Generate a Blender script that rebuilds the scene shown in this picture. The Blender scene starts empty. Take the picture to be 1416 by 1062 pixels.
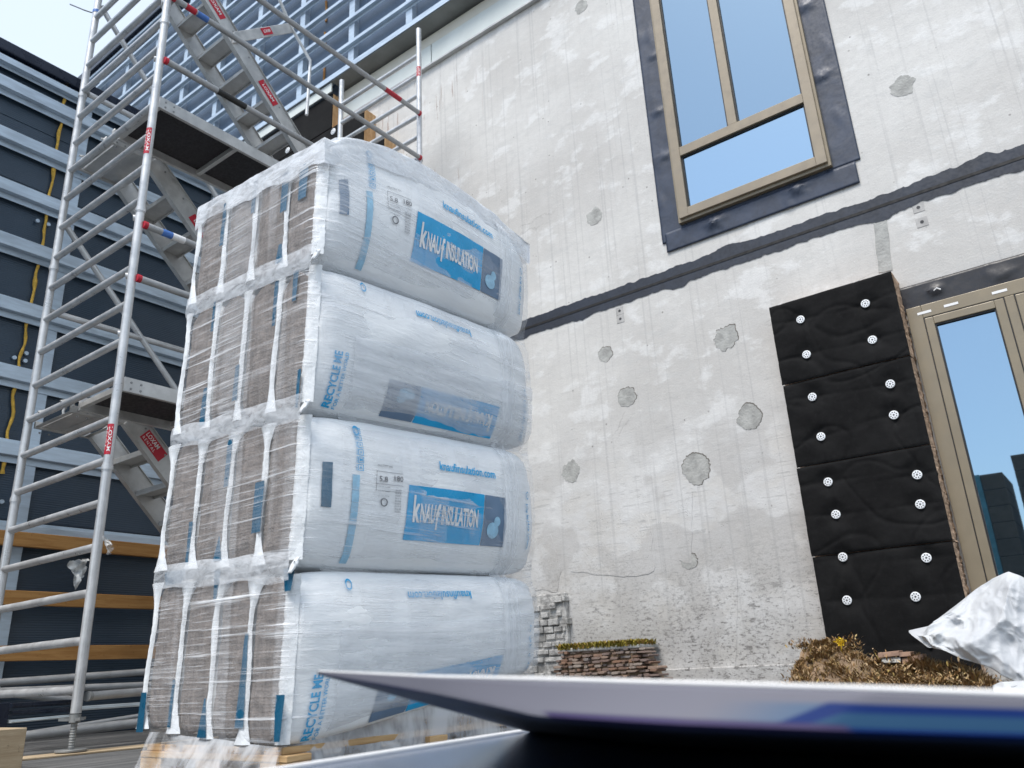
import bpy, bmesh, math, random
from mathutils import Vector, Matrix, noise as mn
random.seed(7)
S = bpy.context.scene
col = S.collection
# ------------------------------------------------------------------ camera
f_px, CX, CY = 1103.8, 708.0, 531.0
ya, pi_, ro = 0.634752, 0.344159, -0.0480962
FW = Vector((-math.sin(ya)*math.cos(pi_), math.cos(ya)*math.cos(pi_), math.sin(pi_)))
r0 = Vector((math.cos(ya), math.sin(ya), 0)); u0 = r0.cross(FW)
RT = math.cos(ro)*r0 + math.sin(ro)*u0
UP = -math.sin(ro)*r0 + math.cos(ro)*u0
cam = bpy.data.cameras.new('camera'); camo = bpy.data.objects.new('camera', cam); col.objects.link(camo)
M = Matrix((RT, UP, -FW)).transposed().to_4x4(); camo.matrix_world = M
cam.sensor_width = 36; cam.lens = f_px/1416*36
cam.clip_start = .02; cam.clip_end = 2000
cam.dof.use_dof = True; cam.dof.focus_distance = 4.2; cam.dof.aperture_fstop = 4.0
S.camera = camo
# ------------------------------------------------------------------ world, sun, exposure
SUN_EL, SUN_AZ = math.radians(62), math.radians(176)      # azimuth from +Y clockwise
w = bpy.data.worlds.new('World'); S.world = w; w.use_nodes = True
nt = w.node_tree; bg = nt.nodes['Background']
sky = nt.nodes.new('ShaderNodeTexSky'); sky.sky_type = 'NISHITA'; sky.sun_disc = False
sky.sun_elevation = SUN_EL; sky.sun_rotation = SUN_AZ
sky.air_density = 1.0; sky.dust_density = 1.2; sky.ozone_density = 1.0
# thin bright cloud drifting over the blue, thickest to the north-west (upper left of the view) and in an added east lobe
tcw = nt.nodes.new('ShaderNodeTexCoord'); nz = nt.nodes.new('ShaderNodeTexNoise'); nz.inputs['Scale'].default_value = 1.6; nz.inputs['Detail'].default_value = 6
nt.links.new(tcw.outputs['Generated'], nz.inputs['Vector'])
dp = nt.nodes.new('ShaderNodeVectorMath'); dp.operation = 'DOT_PRODUCT'; dp.inputs[1].default_value = (-.62, .62, .30); nt.links.new(tcw.outputs['Generated'], dp.inputs[0])
dp_fill = nt.nodes.new('ShaderNodeVectorMath'); dp_fill.operation = 'DOT_PRODUCT'; dp_fill.inputs[1].default_value = (.86, .10, .35); nt.links.new(tcw.outputs['Generated'], dp_fill.inputs[0])  # unseen bright cloud lobe added in the east to lighten the stack's long side
mxd = nt.nodes.new('ShaderNodeMath'); mxd.operation = 'MAXIMUM'; nt.links.new(dp.outputs['Value'], mxd.inputs[0]); nt.links.new(dp_fill.outputs['Value'], mxd.inputs[1])
ad = nt.nodes.new('ShaderNodeMath'); ad.operation = 'MULTIPLY_ADD'; ad.inputs[1].default_value = .55; nt.links.new(mxd.outputs[0], ad.inputs[0]); nt.links.new(nz.outputs['Fac'], ad.inputs[2])
mr = nt.nodes.new('ShaderNodeMapRange'); mr.interpolation_type = 'SMOOTHSTEP'; mr.inputs[1].default_value = .30; mr.inputs[2].default_value = .95; mr.inputs[3].default_value = .34; mr.inputs[4].default_value = .62
nt.links.new(ad.outputs[0], mr.inputs[0])
mxw = nt.nodes.new('ShaderNodeMix'); mxw.data_type = 'RGBA'; mxw.inputs[7].default_value = (4.75, 5.25, 5.65, 1)
nt.links.new(mr.outputs[0], mxw.inputs[0]); nt.links.new(sky.outputs[0], mxw.inputs[6]); nt.links.new(mxw.outputs[2], bg.inputs[0]); bg.inputs[1].default_value = .12
sl = bpy.data.lights.new('sun', 'SUN'); sl.energy = 1.8; sl.angle = math.radians(25); sl.color = (1, .95, .88)
so = bpy.data.objects.new('sun', sl); col.objects.link(so)
sd = Vector((math.sin(SUN_AZ)*math.cos(SUN_EL), math.cos(SUN_AZ)*math.cos(SUN_EL), math.sin(SUN_EL)))
so.rotation_euler = sd.to_track_quat('Z', 'Y').to_euler()
vs = S.view_settings; vs.view_transform = 'Standard'; vs.look = 'None'; vs.exposure = 1.05; vs.gamma = 1
S.cycles.transparent_max_bounces = 16
S.cycles.max_bounces = 8

# ------------------------------------------------------------------ helpers
def ray(px, py): return FW + RT*((px-CX)/f_px) - UP*((py-CY)/f_px)
def at(px, py, ax, val):
    d = ray(px, py); return d*(val/d[ax])
def deep(px, py, d): return ray(px, py)*d
def N(p, s=1.0): return mn.noise(Vector(p)*s)
def fbm(p, s=1.0, o=4): return mn.fractal(Vector(p)*s, 1.0, 2.0, o)

class G:
    """tiny node-graph writer"""
    def __init__(s, name):
        s.m = bpy.data.materials.new(name); s.m.use_nodes = True
        s.t = s.m.node_tree; s.b = s.t.nodes['Principled BSDF']; s.o = s.t.nodes['Material Output']
        s.tc = s.t.nodes.new('ShaderNodeTexCoord'); s.P = s.tc.outputs['Object']
    def n(s, typ, **kw):
        x = s.t.nodes.new(typ)
        for k, v in kw.items(): setattr(x, k, v)
        return x
    def put(s, sock, v):
        if isinstance(v, bpy.types.NodeSocket): s.t.links.new(v, sock)
        elif isinstance(v, (tuple, list)):
            v = tuple(v)
            if len(v) == 3 and sock.type == 'RGBA': v += (1,)
            sock.default_value = v
        else: sock.default_value = v
    def map(s, scale=(1, 1, 1), loc=(0, 0, 0), rot=(0, 0, 0), v=None):
        x = s.n('ShaderNodeMapping'); s.put(x.inputs[0], v or s.P)
        x.inputs[1].default_value = loc; x.inputs[2].default_value = rot; x.inputs[3].default_value = scale
        return x.outputs[0]
    def noise(s, scale, detail=4, rough=.55, v=None, dist=0):
        x = s.n('ShaderNodeTexNoise'); s.put(x.inputs['Vector'], v or s.P)
        x.inputs['Scale'].default_value = scale; x.inputs['Detail'].default_value = detail
        x.inputs['Roughness'].default_value = rough; x.inputs['Distortion'].default_value = dist
        return x.outputs['Fac']
    def vor(s, scale, v=None, feature='F1', out='Distance'):
        x = s.n('ShaderNodeTexVoronoi'); x.feature = feature; s.put(x.inputs['Vector'], v or s.P)
        x.inputs['Scale'].default_value = scale
        return x.outputs[out]
    def step(s, v, a, b, lo=0, hi=1):
        x = s.n('ShaderNodeMapRange'); x.interpolation_type = 'SMOOTHSTEP'; s.put(x.inputs[0], v)
        for i, q in enumerate((a, b, lo, hi)): x.inputs[i+1].default_value = q
        return x.outputs[0]
    def math(s, op, a, b=0):
        x = s.n('ShaderNodeMath', operation=op); s.put(x.inputs[0], a); s.put(x.inputs[1], b); return x.outputs[0]
    def mix(s, f, a, b):
        x = s.n('ShaderNodeMix', data_type='RGBA'); s.put(x.inputs[0], f); s.put(x.inputs[6], a); s.put(x.inputs[7], b)
        return x.outputs[2]
    def sep(s, v=None):
        x = s.n('ShaderNodeSeparateXYZ'); s.put(x.inputs[0], v or s.P); return x.outputs
    def bump(s, h, strength=.3, dist=.01):
        x = s.n('ShaderNodeBump'); s.put(x.inputs['Height'], h); x.inputs['Strength'].default_value = strength
        x.inputs['Distance'].default_value = dist; s.put(s.b.inputs['Normal'], x.outputs[0]); return x.outputs[0]
    def set(s, **kw):
        nm = dict(c='Base Color', r='Roughness', m='Metallic', sp='Specular IOR Level', coat='Coat Weight', al='Alpha', sss='Subsurface Weight')
        for k, v in kw.items(): s.put(s.b.inputs[nm[k]], v)
        return s

def plain(name, c, r=.6, m=0, var=.15, scale=8, bump=0, bs=40):
    g = G(name)
    n = g.noise(scale, 5)
    c2 = tuple(x*(1-var) for x in c); c3 = tuple(min(1, x*(1+var)) for x in c)
    g.set(c=g.mix(g.step(n, .3, .7), c2, c3), r=g.step(g.noise(scale*2.3, 3), .3, .7, max(0, r-.1), min(1, r+.1)), m=m)
    if bump: g.bump(g.noise(bs, 5), bump)
    return g.m

class MB:
    def __init__(s): s.v = []; s.f = []
    def quadbox(s, lo, hi):
        x0, y0, z0 = lo; x1, y1, z1 = hi; b = len(s.v)
        s.v += [(x0,y0,z0),(x1,y0,z0),(x1,y1,z0),(x0,y1,z0),(x0,y0,z1),(x1,y0,z1),(x1,y1,z1),(x0,y1,z1)]
        s.f += [tuple(b+i for i in q) for q in ((0,3,2,1),(4,5,6,7),(0,1,5,4),(1,2,6,5),(2,3,7,6),(3,0,4,7))]
        return s
    def obox(s, a, b, wv, hv):
        """bar from a to b with half-width vector wv and half-height vector hv"""
        a, b, wv, hv = map(Vector, (a, b, wv, hv)); k = len(s.v)
        for p in (a, b):
            for q in (-wv-hv, wv-hv, wv+hv, -wv+hv): s.v.append(tuple(p+q))
        s.f += [tuple(k+i for i in q) for q in ((0,1,2,3),(7,6,5,4),(0,4,5,1),(1,5,6,2),(2,6,7,3),(3,7,4,0))]
        return s
    def tube(s, pts, r, n=14, cap=True):
        pts = [Vector(p) for p in pts]; k = len(s.v); m = len(pts)
        rr = r if isinstance(r, (list, tuple)) else [r]*m
        for i, p in enumerate(pts):
            d = (pts[min(i+1, m-1)] - pts[max(i-1, 0)]).normalized()
            a = d.cross(Vector((.3, .5, .81))).normalized(); b = d.cross(a)
            for j in range(n):
                t = 2*math.pi*j/n; s.v.append(tuple(p + (a*math.cos(t)+b*math.sin(t))*rr[i]))
        for i in range(m-1):
            for j in range(n):
                j2 = (j+1) % n
                s.f.append((k+i*n+j, k+i*n+j2, k+(i+1)*n+j2, k+(i+1)*n+j))
        if cap:
            s.f.append(tuple(k+j for j in reversed(range(n)))); s.f.append(tuple(k+(m-1)*n+j for j in range(n)))
        return s
    def grid(s, fn, nu, nv, flip=False, wrap=False):
        k = len(s.v)
        for i in range(nu+1):
            for j in range(nv+1): s.v.append(tuple(fn(i/nu, j/nv)))
        for i in range(nu):
            for j in range(nv):
                q = (k+i*(nv+1)+j, k+(i+1)*(nv+1)+j, k+(i+1)*(nv+1)+j+1, k+i*(nv+1)+j+1)
                s.f.append(q[::-1] if flip else q)
        return s
    def poly(s, pts):
        k = len(s.v); s.v += [tuple(p) for p in pts]; s.f.append(tuple(range(k, k+len(pts)))); return s
    def prism(s, pts, ext):
        ext = Vector(ext); k = len(s.v); n = len(pts); pts = [Vector(p) for p in pts]
        s.v += [tuple(p) for p in pts] + [tuple(p+ext) for p in pts]
        s.f.append(tuple(range(k, k+n))); s.f.append(tuple(range(k+2*n-1, k+n-1, -1)))
        for i in range(n): j = (i+1) % n; s.f.append((k+j, k+i, k+n+i, k+n+j))
        return s
    def build(s, name, mat, parent=None, smooth=None, bevel=0, solid=0, fix=True):
        me = bpy.data.meshes.new(name); me.from_pydata(s.v, [], s.f)
        if fix:
            bm = bmesh.new(); bm.from_mesh(me); bmesh.ops.recalc_face_normals(bm, faces=bm.faces); bm.to_mesh(me); bm.free()
        if smooth is not None:
            me.shade_smooth(); me.set_sharp_from_angle(angle=math.radians(smooth))
        me.materials.append(mat)
        o = bpy.data.objects.new(name, me); col.objects.link(o)
        if parent: o.parent = parent
        if bevel:
            md = o.modifiers.new('bevel', 'BEVEL'); md.width = bevel; md.segments = 2; md.limit_method = 'ANGLE'
        if solid:
            md = o.modifiers.new('solid', 'SOLIDIFY'); md.thickness = solid; md.offset = -1
        return o
def tag(o, label=None, cat=None, group=None, kind=None):
    if label: o['label'] = label
    if cat: o['category'] = cat
    if group: o['group'] = group
    if kind: o['kind'] = kind
    return o
def empty(name, loc, label, cat, group=None):
    o = bpy.data.objects.new(name, None); o.location = loc; o.empty_display_size = .1; col.objects.link(o)
    return tag(o, label, cat, group)
def adopt(o, parent):
    """keep o where it stands while parent has a location"""
    o.parent = parent; o.matrix_parent_inverse = Matrix.Translation(-Vector(parent.location)); return o
def part(mb, name, mat, parent, **kw):
    o = mb.build(name, mat, None, **kw)
    loc = Vector((0, 0, 0)); p = parent
    while p is not None: loc += Vector(p.location); p = p.parent
    if loc.length:
        o.data.transform(Matrix.Translation(-loc))
    o.parent = parent
    return o

def text_verts(txt, bold=.0, shear=0.0, space=1.0):
    cu = bpy.data.curves.new('lettering', 'FONT'); cu.body = txt; cu.resolution_u = 2
    cu.offset = bold; cu.shear = shear; cu.space_character = space
    ob = bpy.data.objects.new('lettering', cu); col.objects.link(ob)
    dg = bpy.context.evaluated_depsgraph_get(); dg.update()
    me = bpy.data.meshes.new_from_object(ob.evaluated_get(dg))
    v = [tuple(p.co) for p in me.vertices]; f = [tuple(p.vertices) for p in me.polygons]
    bpy.data.objects.remove(ob); bpy.data.curves.remove(cu); bpy.data.meshes.remove(me)
    xs = [p[0] for p in v]; ys = [p[1] for p in v]
    return v, f, (min(xs), max(xs), min(ys), max(ys))
def put_text(mb, txt, fn, rect, bold=0, shear=0, space=1.0, flipu=False):
    """lettering laid on a surface: fn(u,v) -> point, filling rect (u0,v0,u1,v1)"""
    v, f, (x0, x1, y0, y1) = text_verts(txt, bold, shear, space)
    k = len(mb.v); u0, v0, u1, v1 = rect
    for p in v:
        a = (p[0]-x0)/(x1-x0); b = (p[1]-y0)/(y1-y0)
        mb.v.append(tuple(fn(u0+(u1-u0)*a, v0+(v1-v0)*b)))
    mb.f += [tuple(k+i for i in q) for q in f]

# ------------------------------------------------------------------ materials
def m_concrete(name, pitted=False, warm=0):
    g = G(name); x, y, z = g.sep()
    n1 = g.noise(.55, 7, .6); n2 = g.noise(2.4, 6, .62, v=g.map((1, 1, 1.6))); n3 = g.noise(14, 5, .7)
    c = g.mix(g.step(n1, .35, .65), (.51, .495, .475), (.63, .62, .60))
    c = g.mix(g.math('MULTIPLY', g.step(n2, .52, .62), .55), c, (.74, .74, .735))
    sw = g.noise(3.2, 6, .6, v=g.map((1, 1, 2.6), rot=(0, .5, 0)), dist=1.2)
    c = g.mix(g.math('MULTIPLY', g.step(sw, .55, .66), .35), c, (.50, .50, .49))
    c = g.mix(g.math('MULTIPLY', g.step(n3, .4, .7), .22), c, (.42, .42, .41))
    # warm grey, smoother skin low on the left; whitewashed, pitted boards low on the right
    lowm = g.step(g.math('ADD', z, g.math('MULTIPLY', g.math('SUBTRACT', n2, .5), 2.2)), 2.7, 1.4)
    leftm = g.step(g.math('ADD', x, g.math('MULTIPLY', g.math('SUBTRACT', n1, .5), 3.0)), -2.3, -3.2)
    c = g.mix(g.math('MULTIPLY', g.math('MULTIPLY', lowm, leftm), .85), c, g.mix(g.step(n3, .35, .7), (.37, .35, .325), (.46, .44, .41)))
    rightm = g.math('MULTIPLY', lowm, g.math('SUBTRACT', 1, leftm))
    board = g.noise(1.0, 3, .6, v=g.map((2.2, 1, 60)))
    brk = g.noise(9, 4, .6, v=g.map((1, 1, 1)))
    lines = g.math('MULTIPLY', g.step(board, .56, .60), g.step(brk, .46, .56))
    if pitted: rightm = 1.0
    c = g.mix(g.math('MULTIPLY', rightm, g.step(n2, .40, .55, 0, .6)), c, (.62, .625, .63))
    c = g.mix(g.math('MULTIPLY', g.math('MULTIPLY', rightm, lines), .45), c, (.30, .30, .30))
    pt = g.noise(1.7, 3, .45, v=g.map((1, 1, 1), loc=(3, 0, 1)))
    c = g.mix(g.math('MULTIPLY', g.math('MULTIPLY', lowm, g.step(pt, .50, .535)), .55), c, (.43, .42, .41))
    # pits
    vd = g.vor(58, v=g.map((1, 1, 1.5)))
    pk = g.noise(5.5, 5, .7)
    verylow = g.step(z, 1.1, .25)
    thr = g.math('ADD', .42, g.math('MULTIPLY', verylow, .12))
    pits = g.math('MULTIPLY', g.step(vd, .22, .16), g.math('LESS_THAN', pk, thr if not pitted else .5))
    c = g.mix(g.math('MULTIPLY', g.math('MULTIPLY', pits, rightm), .6), c, (.10, .095, .09))
    flk = g.math('MULTIPLY', g.step(g.math('ADD', g.noise(30, 6, .8, v=g.map((.8, 1, 1.4))), g.math('MULTIPLY', g.noise(2.2, 3), .25)), .655, .70), g.math('MULTIPLY', g.step(z, 1.45, .25), g.step(x, -3.0, -1.9)))
    c = g.mix(g.math('MULTIPLY', flk, .85), c, (.07, .067, .066))
    fl2 = g.math('MULTIPLY', g.step(g.math('ADD', g.noise(1.0, 6, .75, v=g.map((11, 1, 30))), g.math('MULTIPLY', g.noise(3.1, 4, .6), .45)), .80, .86), g.math('MULTIPLY', g.step(z, 1.15, .45), g.step(x, -2.7, -2.1)))
    c = g.mix(g.math('MULTIPLY', fl2, .9), c, (.055, .053, .052))
    spk = g.math('MULTIPLY', g.step(g.vor(9), .10, .05), g.step(g.noise(1.6, 2), .5, .56))
    c = g.mix(g.math('MULTIPLY', spk, .7), c, (.16, .15, .14))
    # patchy darker grey towards the ground and fine grain
    gr_ = g.math('MULTIPLY', g.step(g.math('ADD', z, g.math('MULTIPLY', g.noise(1.1, 5, .65), 1.6)), 2.5, .9), g.step(g.noise(2.1, 5, .6), .28, .62))
    c = g.mix(g.math('MULTIPLY', gr_, .55), c, (.30, .287, .272))
    fg = g.noise(95, 4, .75)
    c = g.mix(g.math('MULTIPLY', g.step(fg, .52, .72), .28), c, (.34, .335, .33)); c = g.mix(g.math('MULTIPLY', g.step(fg, .46, .30), .25), c, (.80, .80, .79))
    # thin rusty and grey drips
    dr = g.noise(1.0, 4, .65, v=g.map((24, 1, 1.5)), dist=.25)
    c = g.mix(g.math('MULTIPLY', g.math('MULTIPLY', g.step(dr, .63, .66), g.step(x, -1.9, -2.7)), .6), c, (.27, .17, .14))
    dg = g.noise(1.0, 3, .5, v=g.map((30, 1, .35), loc=(5, 0, 0)))
    c = g.mix(g.math('MULTIPLY', g.step(dg, .56, .68), .28), c, (.33, .33, .33))
    # hairline cracks
    ck = g.vor(.42, v=g.map((1, 1, 1.2), loc=(.4, 0, .7)), feature='DISTANCE_TO_EDGE')
    wob = g.math('ADD', ck, g.math('MULTIPLY', g.math('SUBTRACT', g.noise(3, 6, .7), .5), .10))
    cr = g.math('MULTIPLY', g.step(g.math('ABSOLUTE', g.math('SUBTRACT', wob, .012)), .003, .001), g.step(g.noise(.9, 2), .60, .68))
    c = g.mix(g.math('MULTIPLY', cr, .35), c, (.22, .21, .20))
    g.set(c=c, r=.85, sp=.25)
    h = g.math('ADD', g.math('MULTIPLY', g.noise(60, 6, .7), .4), g.math('ADD', g.math('MULTIPLY', n2, 1.2), g.math('MULTIPLY', pits, -1.2)))
    g.bump(h, .5, .012)
    return g.m

def m_metal(name, c, r=.4, streak=(1, 1, 1), dirt=.35):
    g = G(name)
    n = g.noise(9, 6, .65, v=g.map(streak)); n2 = g.noise(55, 4, .7)
    cc = g.mix(g.step(n, .35, .7), tuple(q*.8 for q in c), c)
    cc = g.mix(g.math('MULTIPLY', g.step(n2, .60, .72), dirt), cc, (.16, .155, .15))
    g.set(c=cc, m=.45, r=g.step(n, .3, .7, r-.1, r+.14))
    g.bump(n2, .08, .002)
    return g.m

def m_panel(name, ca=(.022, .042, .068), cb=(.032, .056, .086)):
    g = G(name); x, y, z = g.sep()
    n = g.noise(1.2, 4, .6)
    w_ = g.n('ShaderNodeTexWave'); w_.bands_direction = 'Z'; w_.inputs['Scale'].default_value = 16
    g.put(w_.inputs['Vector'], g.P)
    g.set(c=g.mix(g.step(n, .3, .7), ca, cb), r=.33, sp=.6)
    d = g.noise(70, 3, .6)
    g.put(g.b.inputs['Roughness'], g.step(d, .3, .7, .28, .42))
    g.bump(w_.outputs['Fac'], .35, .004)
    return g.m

def m_membrane(name, c, r=.38):
    g = G(name); n = g.noise(6, 5, .6, dist=.6); n2 = g.noise(40, 4, .6)
    g.set(c=g.mix(g.step(n, .3, .7), tuple(q*.8 for q in c), tuple(q*1.25 for q in c)), r=g.step(n2, .3, .7, r-.08, r+.12), sp=.5)
    h = g.math('ADD', g.noise(3.5, 5, .55, dist=2.0), g.math('MULTIPLY', n2, .10)); g.bump(h, .18, .015)
    return g.m

def m_glass(name, c=(.012, .02, .03), refl=.46):
    g = G(name)
    gl = g.n('ShaderNodeBsdfGlossy'); gl.inputs['Roughness'].default_value = .015; gl.inputs['Color'].default_value = (.62, .84, 1, 1)
    df = g.n('ShaderNodeBsdfDiffuse'); df.inputs['Color'].default_value = (*c, 1)
    lw = g.n('ShaderNodeLayerWeight'); lw.inputs[0].default_value = .45
    mx = g.n('ShaderNodeMixShader'); g.put(mx.inputs[0], g.step(lw.outputs['Fresnel'], 0, 1, refl, 1.0))
    g.t.links.new(df.outputs[0], mx.inputs[1]); g.t.links.new(gl.outputs[0], mx.inputs[2])
    bp = g.n('ShaderNodeBump'); bp.inputs['Strength'].default_value = .03; bp.inputs['Distance'].default_value = .02
    g.put(bp.inputs['Height'], g.noise(1.3, 1)); g.t.links.new(bp.outputs[0], gl.inputs['Normal'])
    g.t.links.new(mx.outputs[0], g.o.inputs[0]); return g.m

def m_bag():
    g = G('white_foil'); n = g.noise(3, 4, .6); wr = g.noise(1.0, 5, .65, v=g.map((30, 5, 26)), dist=.4)
    g.set(c=g.mix(g.step(n, .3, .7), (.78, .81, .84), (.85, .87, .88)), r=.3, sp=.5, sss=0)
    g.bump(g.math('ADD', wr, g.math('MULTIPLY', n, .8)), .22, .02); return g.m

def m_wool(name, a, b):
    g = G(name)
    v1 = g.noise(1.0, 5, .7, v=g.map((46, 10, 6))); v2 = g.noise(1.0, 5, .7, v=g.map((10, 10, 60))); n = g.noise(7, 5, .6); fine = g.noise(130, 4, .7)
    c = g.mix(g.step(v1, .3, .7), a, b)
    c = g.mix(g.math('MULTIPLY', g.step(v2, .5, .72), .35), c, tuple(q*.62 for q in a))
    c = g.mix(g.math('MULTIPLY', g.step(n, .45, .7), .3), c, tuple(q*1.35 for q in b))
    c = g.mix(g.math('MULTIPLY', g.step(fine, .55, .7), .3), c, tuple(q*.5 for q in a))
    g.set(c=c, r=.8, sp=.2)
    g.bump(g.math('ADD', g.math('MULTIPLY', v1, .7), g.math('ADD', fine, v2)), .55, .012); return g.m

def m_felt():
    g = G('black_felt'); n = g.noise(4, 5, .6); f1 = g.noise(220, 4, .7); f2 = g.noise(28, 5, .7)
    c = g.mix(g.step(n, .3, .7), (.0055, .0055, .006), (.011, .011, .0115))
    c = g.mix(g.math('MULTIPLY', g.step(f2, .5, .75), .3), c, (.022, .022, .022))
    g.set(c=c, r=.85, sp=.15)
    h = g.math('ADD', g.math('MULTIPLY', f1, .35), g.math('MULTIPLY', g.noise(9, 6, .65), .9)); g.bump(h, .5, .012); return g.m

def m_wood(name, a, b, axis=(1, 14, 14)):
    g = G(name); n = g.noise(2.2, 6, .65, v=g.map(axis), dist=.6); n2 = g.noise(1.2, 3)
    c = g.mix(g.step(n, .35, .7), a, b); c = g.mix(g.math('MULTIPLY', g.step(n2, .5, .7), .4), c, tuple(q*.5 for q in a))
    c = g.mix(g.math('MULTIPLY', g.step(g.noise(30, 5, .7), .6, .7), .5), c, tuple(q*.3 for q in a))
    g.set(c=c, r=.75, sp=.25); g.bump(n, .35, .006); return g.m

def m_film():
    g = G('stretch_film'); x, y, z = g.sep()
    s1 = g.noise(1.0, 4, .6, v=g.map((1.3, 1.3, 62), rot=(.04, .03, 0)), dist=.25)
    s2 = g.noise(1.0, 3, .6, v=g.map((1.0, 1.0, 15), rot=(-.06, .05, 0)), dist=.3)
    s3 = g.noise(1.0, 3, .6, v=g.map((4, 5, 120), rot=(.05, 0, 0)), dist=.15)
    band = g.noise(1.0, 2, .5, v=g.map((6, 5, .25)))
    band2 = g.noise(1.0, 1, .5, v=g.map((4, 4.5, .2), loc=(3, 1, 0)))
    big = g.noise(1.3, 3, .5)
    a = g.math('ADD', .10, g.math('MULTIPLY', g.math('MULTIPLY', g.step(s1, .55, .66), g.step(big, .38, .56)), g.step(y, -.66, -.69, .26, .58)))
    a = g.math('ADD', a, g.math('MULTIPLY', g.math('MULTIPLY', g.step(s3, .54, .64), g.step(band2, .46, .54)), .24))
    a = g.math('ADD', a, g.math('MULTIPLY', g.step(s2, .58, .72), .22))
    a = g.math('ADD', a, g.math('MULTIPLY', g.step(band, .52, .58), .15))
    tr = g.n('ShaderNodeBsdfTransparent'); mx = g.n('ShaderNodeMixShader')
    g.set(c=(.88, .90, .93), r=.2, sp=.7)
    g.bump(g.math('ADD', g.math('ADD', s1, s3), s2), .6, .012)
    g.put(mx.inputs[0], g.math('MINIMUM', a, .85))
    g.t.links.new(tr.outputs[0], mx.inputs[1]); g.t.links.new(g.b.outputs[0], mx.inputs[2])
    g.t.links.new(mx.outputs[0], g.o.inputs[0]); return g.m

def m_film_white(name, lo, hi, sc=(14, 14, 30)):
    g = G(name); n = g.noise(1.0, 5, .65, v=g.map(sc), dist=.8); n2 = g.noise(5, 3)
    tr = g.n('ShaderNodeBsdfTransparent'); mx = g.n('ShaderNodeMixShader'); g.set(c=(.80, .83, .87), r=.25, sp=.5); g.bump(n, .35, .012)
    g.put(mx.inputs[0], g.step(g.math('ADD', g.math('MULTIPLY', n, .6), g.math('MULTIPLY', n2, .4)), .35, .62, lo, hi))
    g.t.links.new(tr.outputs[0], mx.inputs[1]); g.t.links.new(g.b.outputs[0], mx.inputs[2]); g.t.links.new(mx.outputs[0], g.o.inputs[0]); return g.m
def m_deck():
    g = G('weathered_deck'); x, y, z = g.sep()
    n = g.noise(1.0, 6, .65, v=g.map((26, 1.6, 1), rot=(0, 0, .06)), dist=.3); n2 = g.noise(2.5, 5, .6); n3 = g.noise(60, 4, .7)
    c = g.mix(g.step(n, .35, .7), (.075, .078, .08), (.17, .17, .17))
    c = g.mix(g.math('MULTIPLY', g.step(n2, .5, .7), .5), c, (.22, .215, .21))
    c = g.mix(g.math('MULTIPLY', g.step(n3, .6, .7), .5), c, (.05, .05, .05))
    fr = g.math('FRACT', g.math('MULTIPLY', g.math('ADD', x, g.math('MULTIPLY', y, .06)), 6.9))
    gap = g.step(g.math('ABSOLUTE', g.math('SUBTRACT', fr, .5)), .47, .49)
    c = g.mix(gap, c, (.02, .02, .02))
    g.set(c=c, r=.75, sp=.3); g.bump(g.math('SUBTRACT', n, g.math('MULTIPLY', gap, 2)), .5, .01); return g.m

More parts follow.
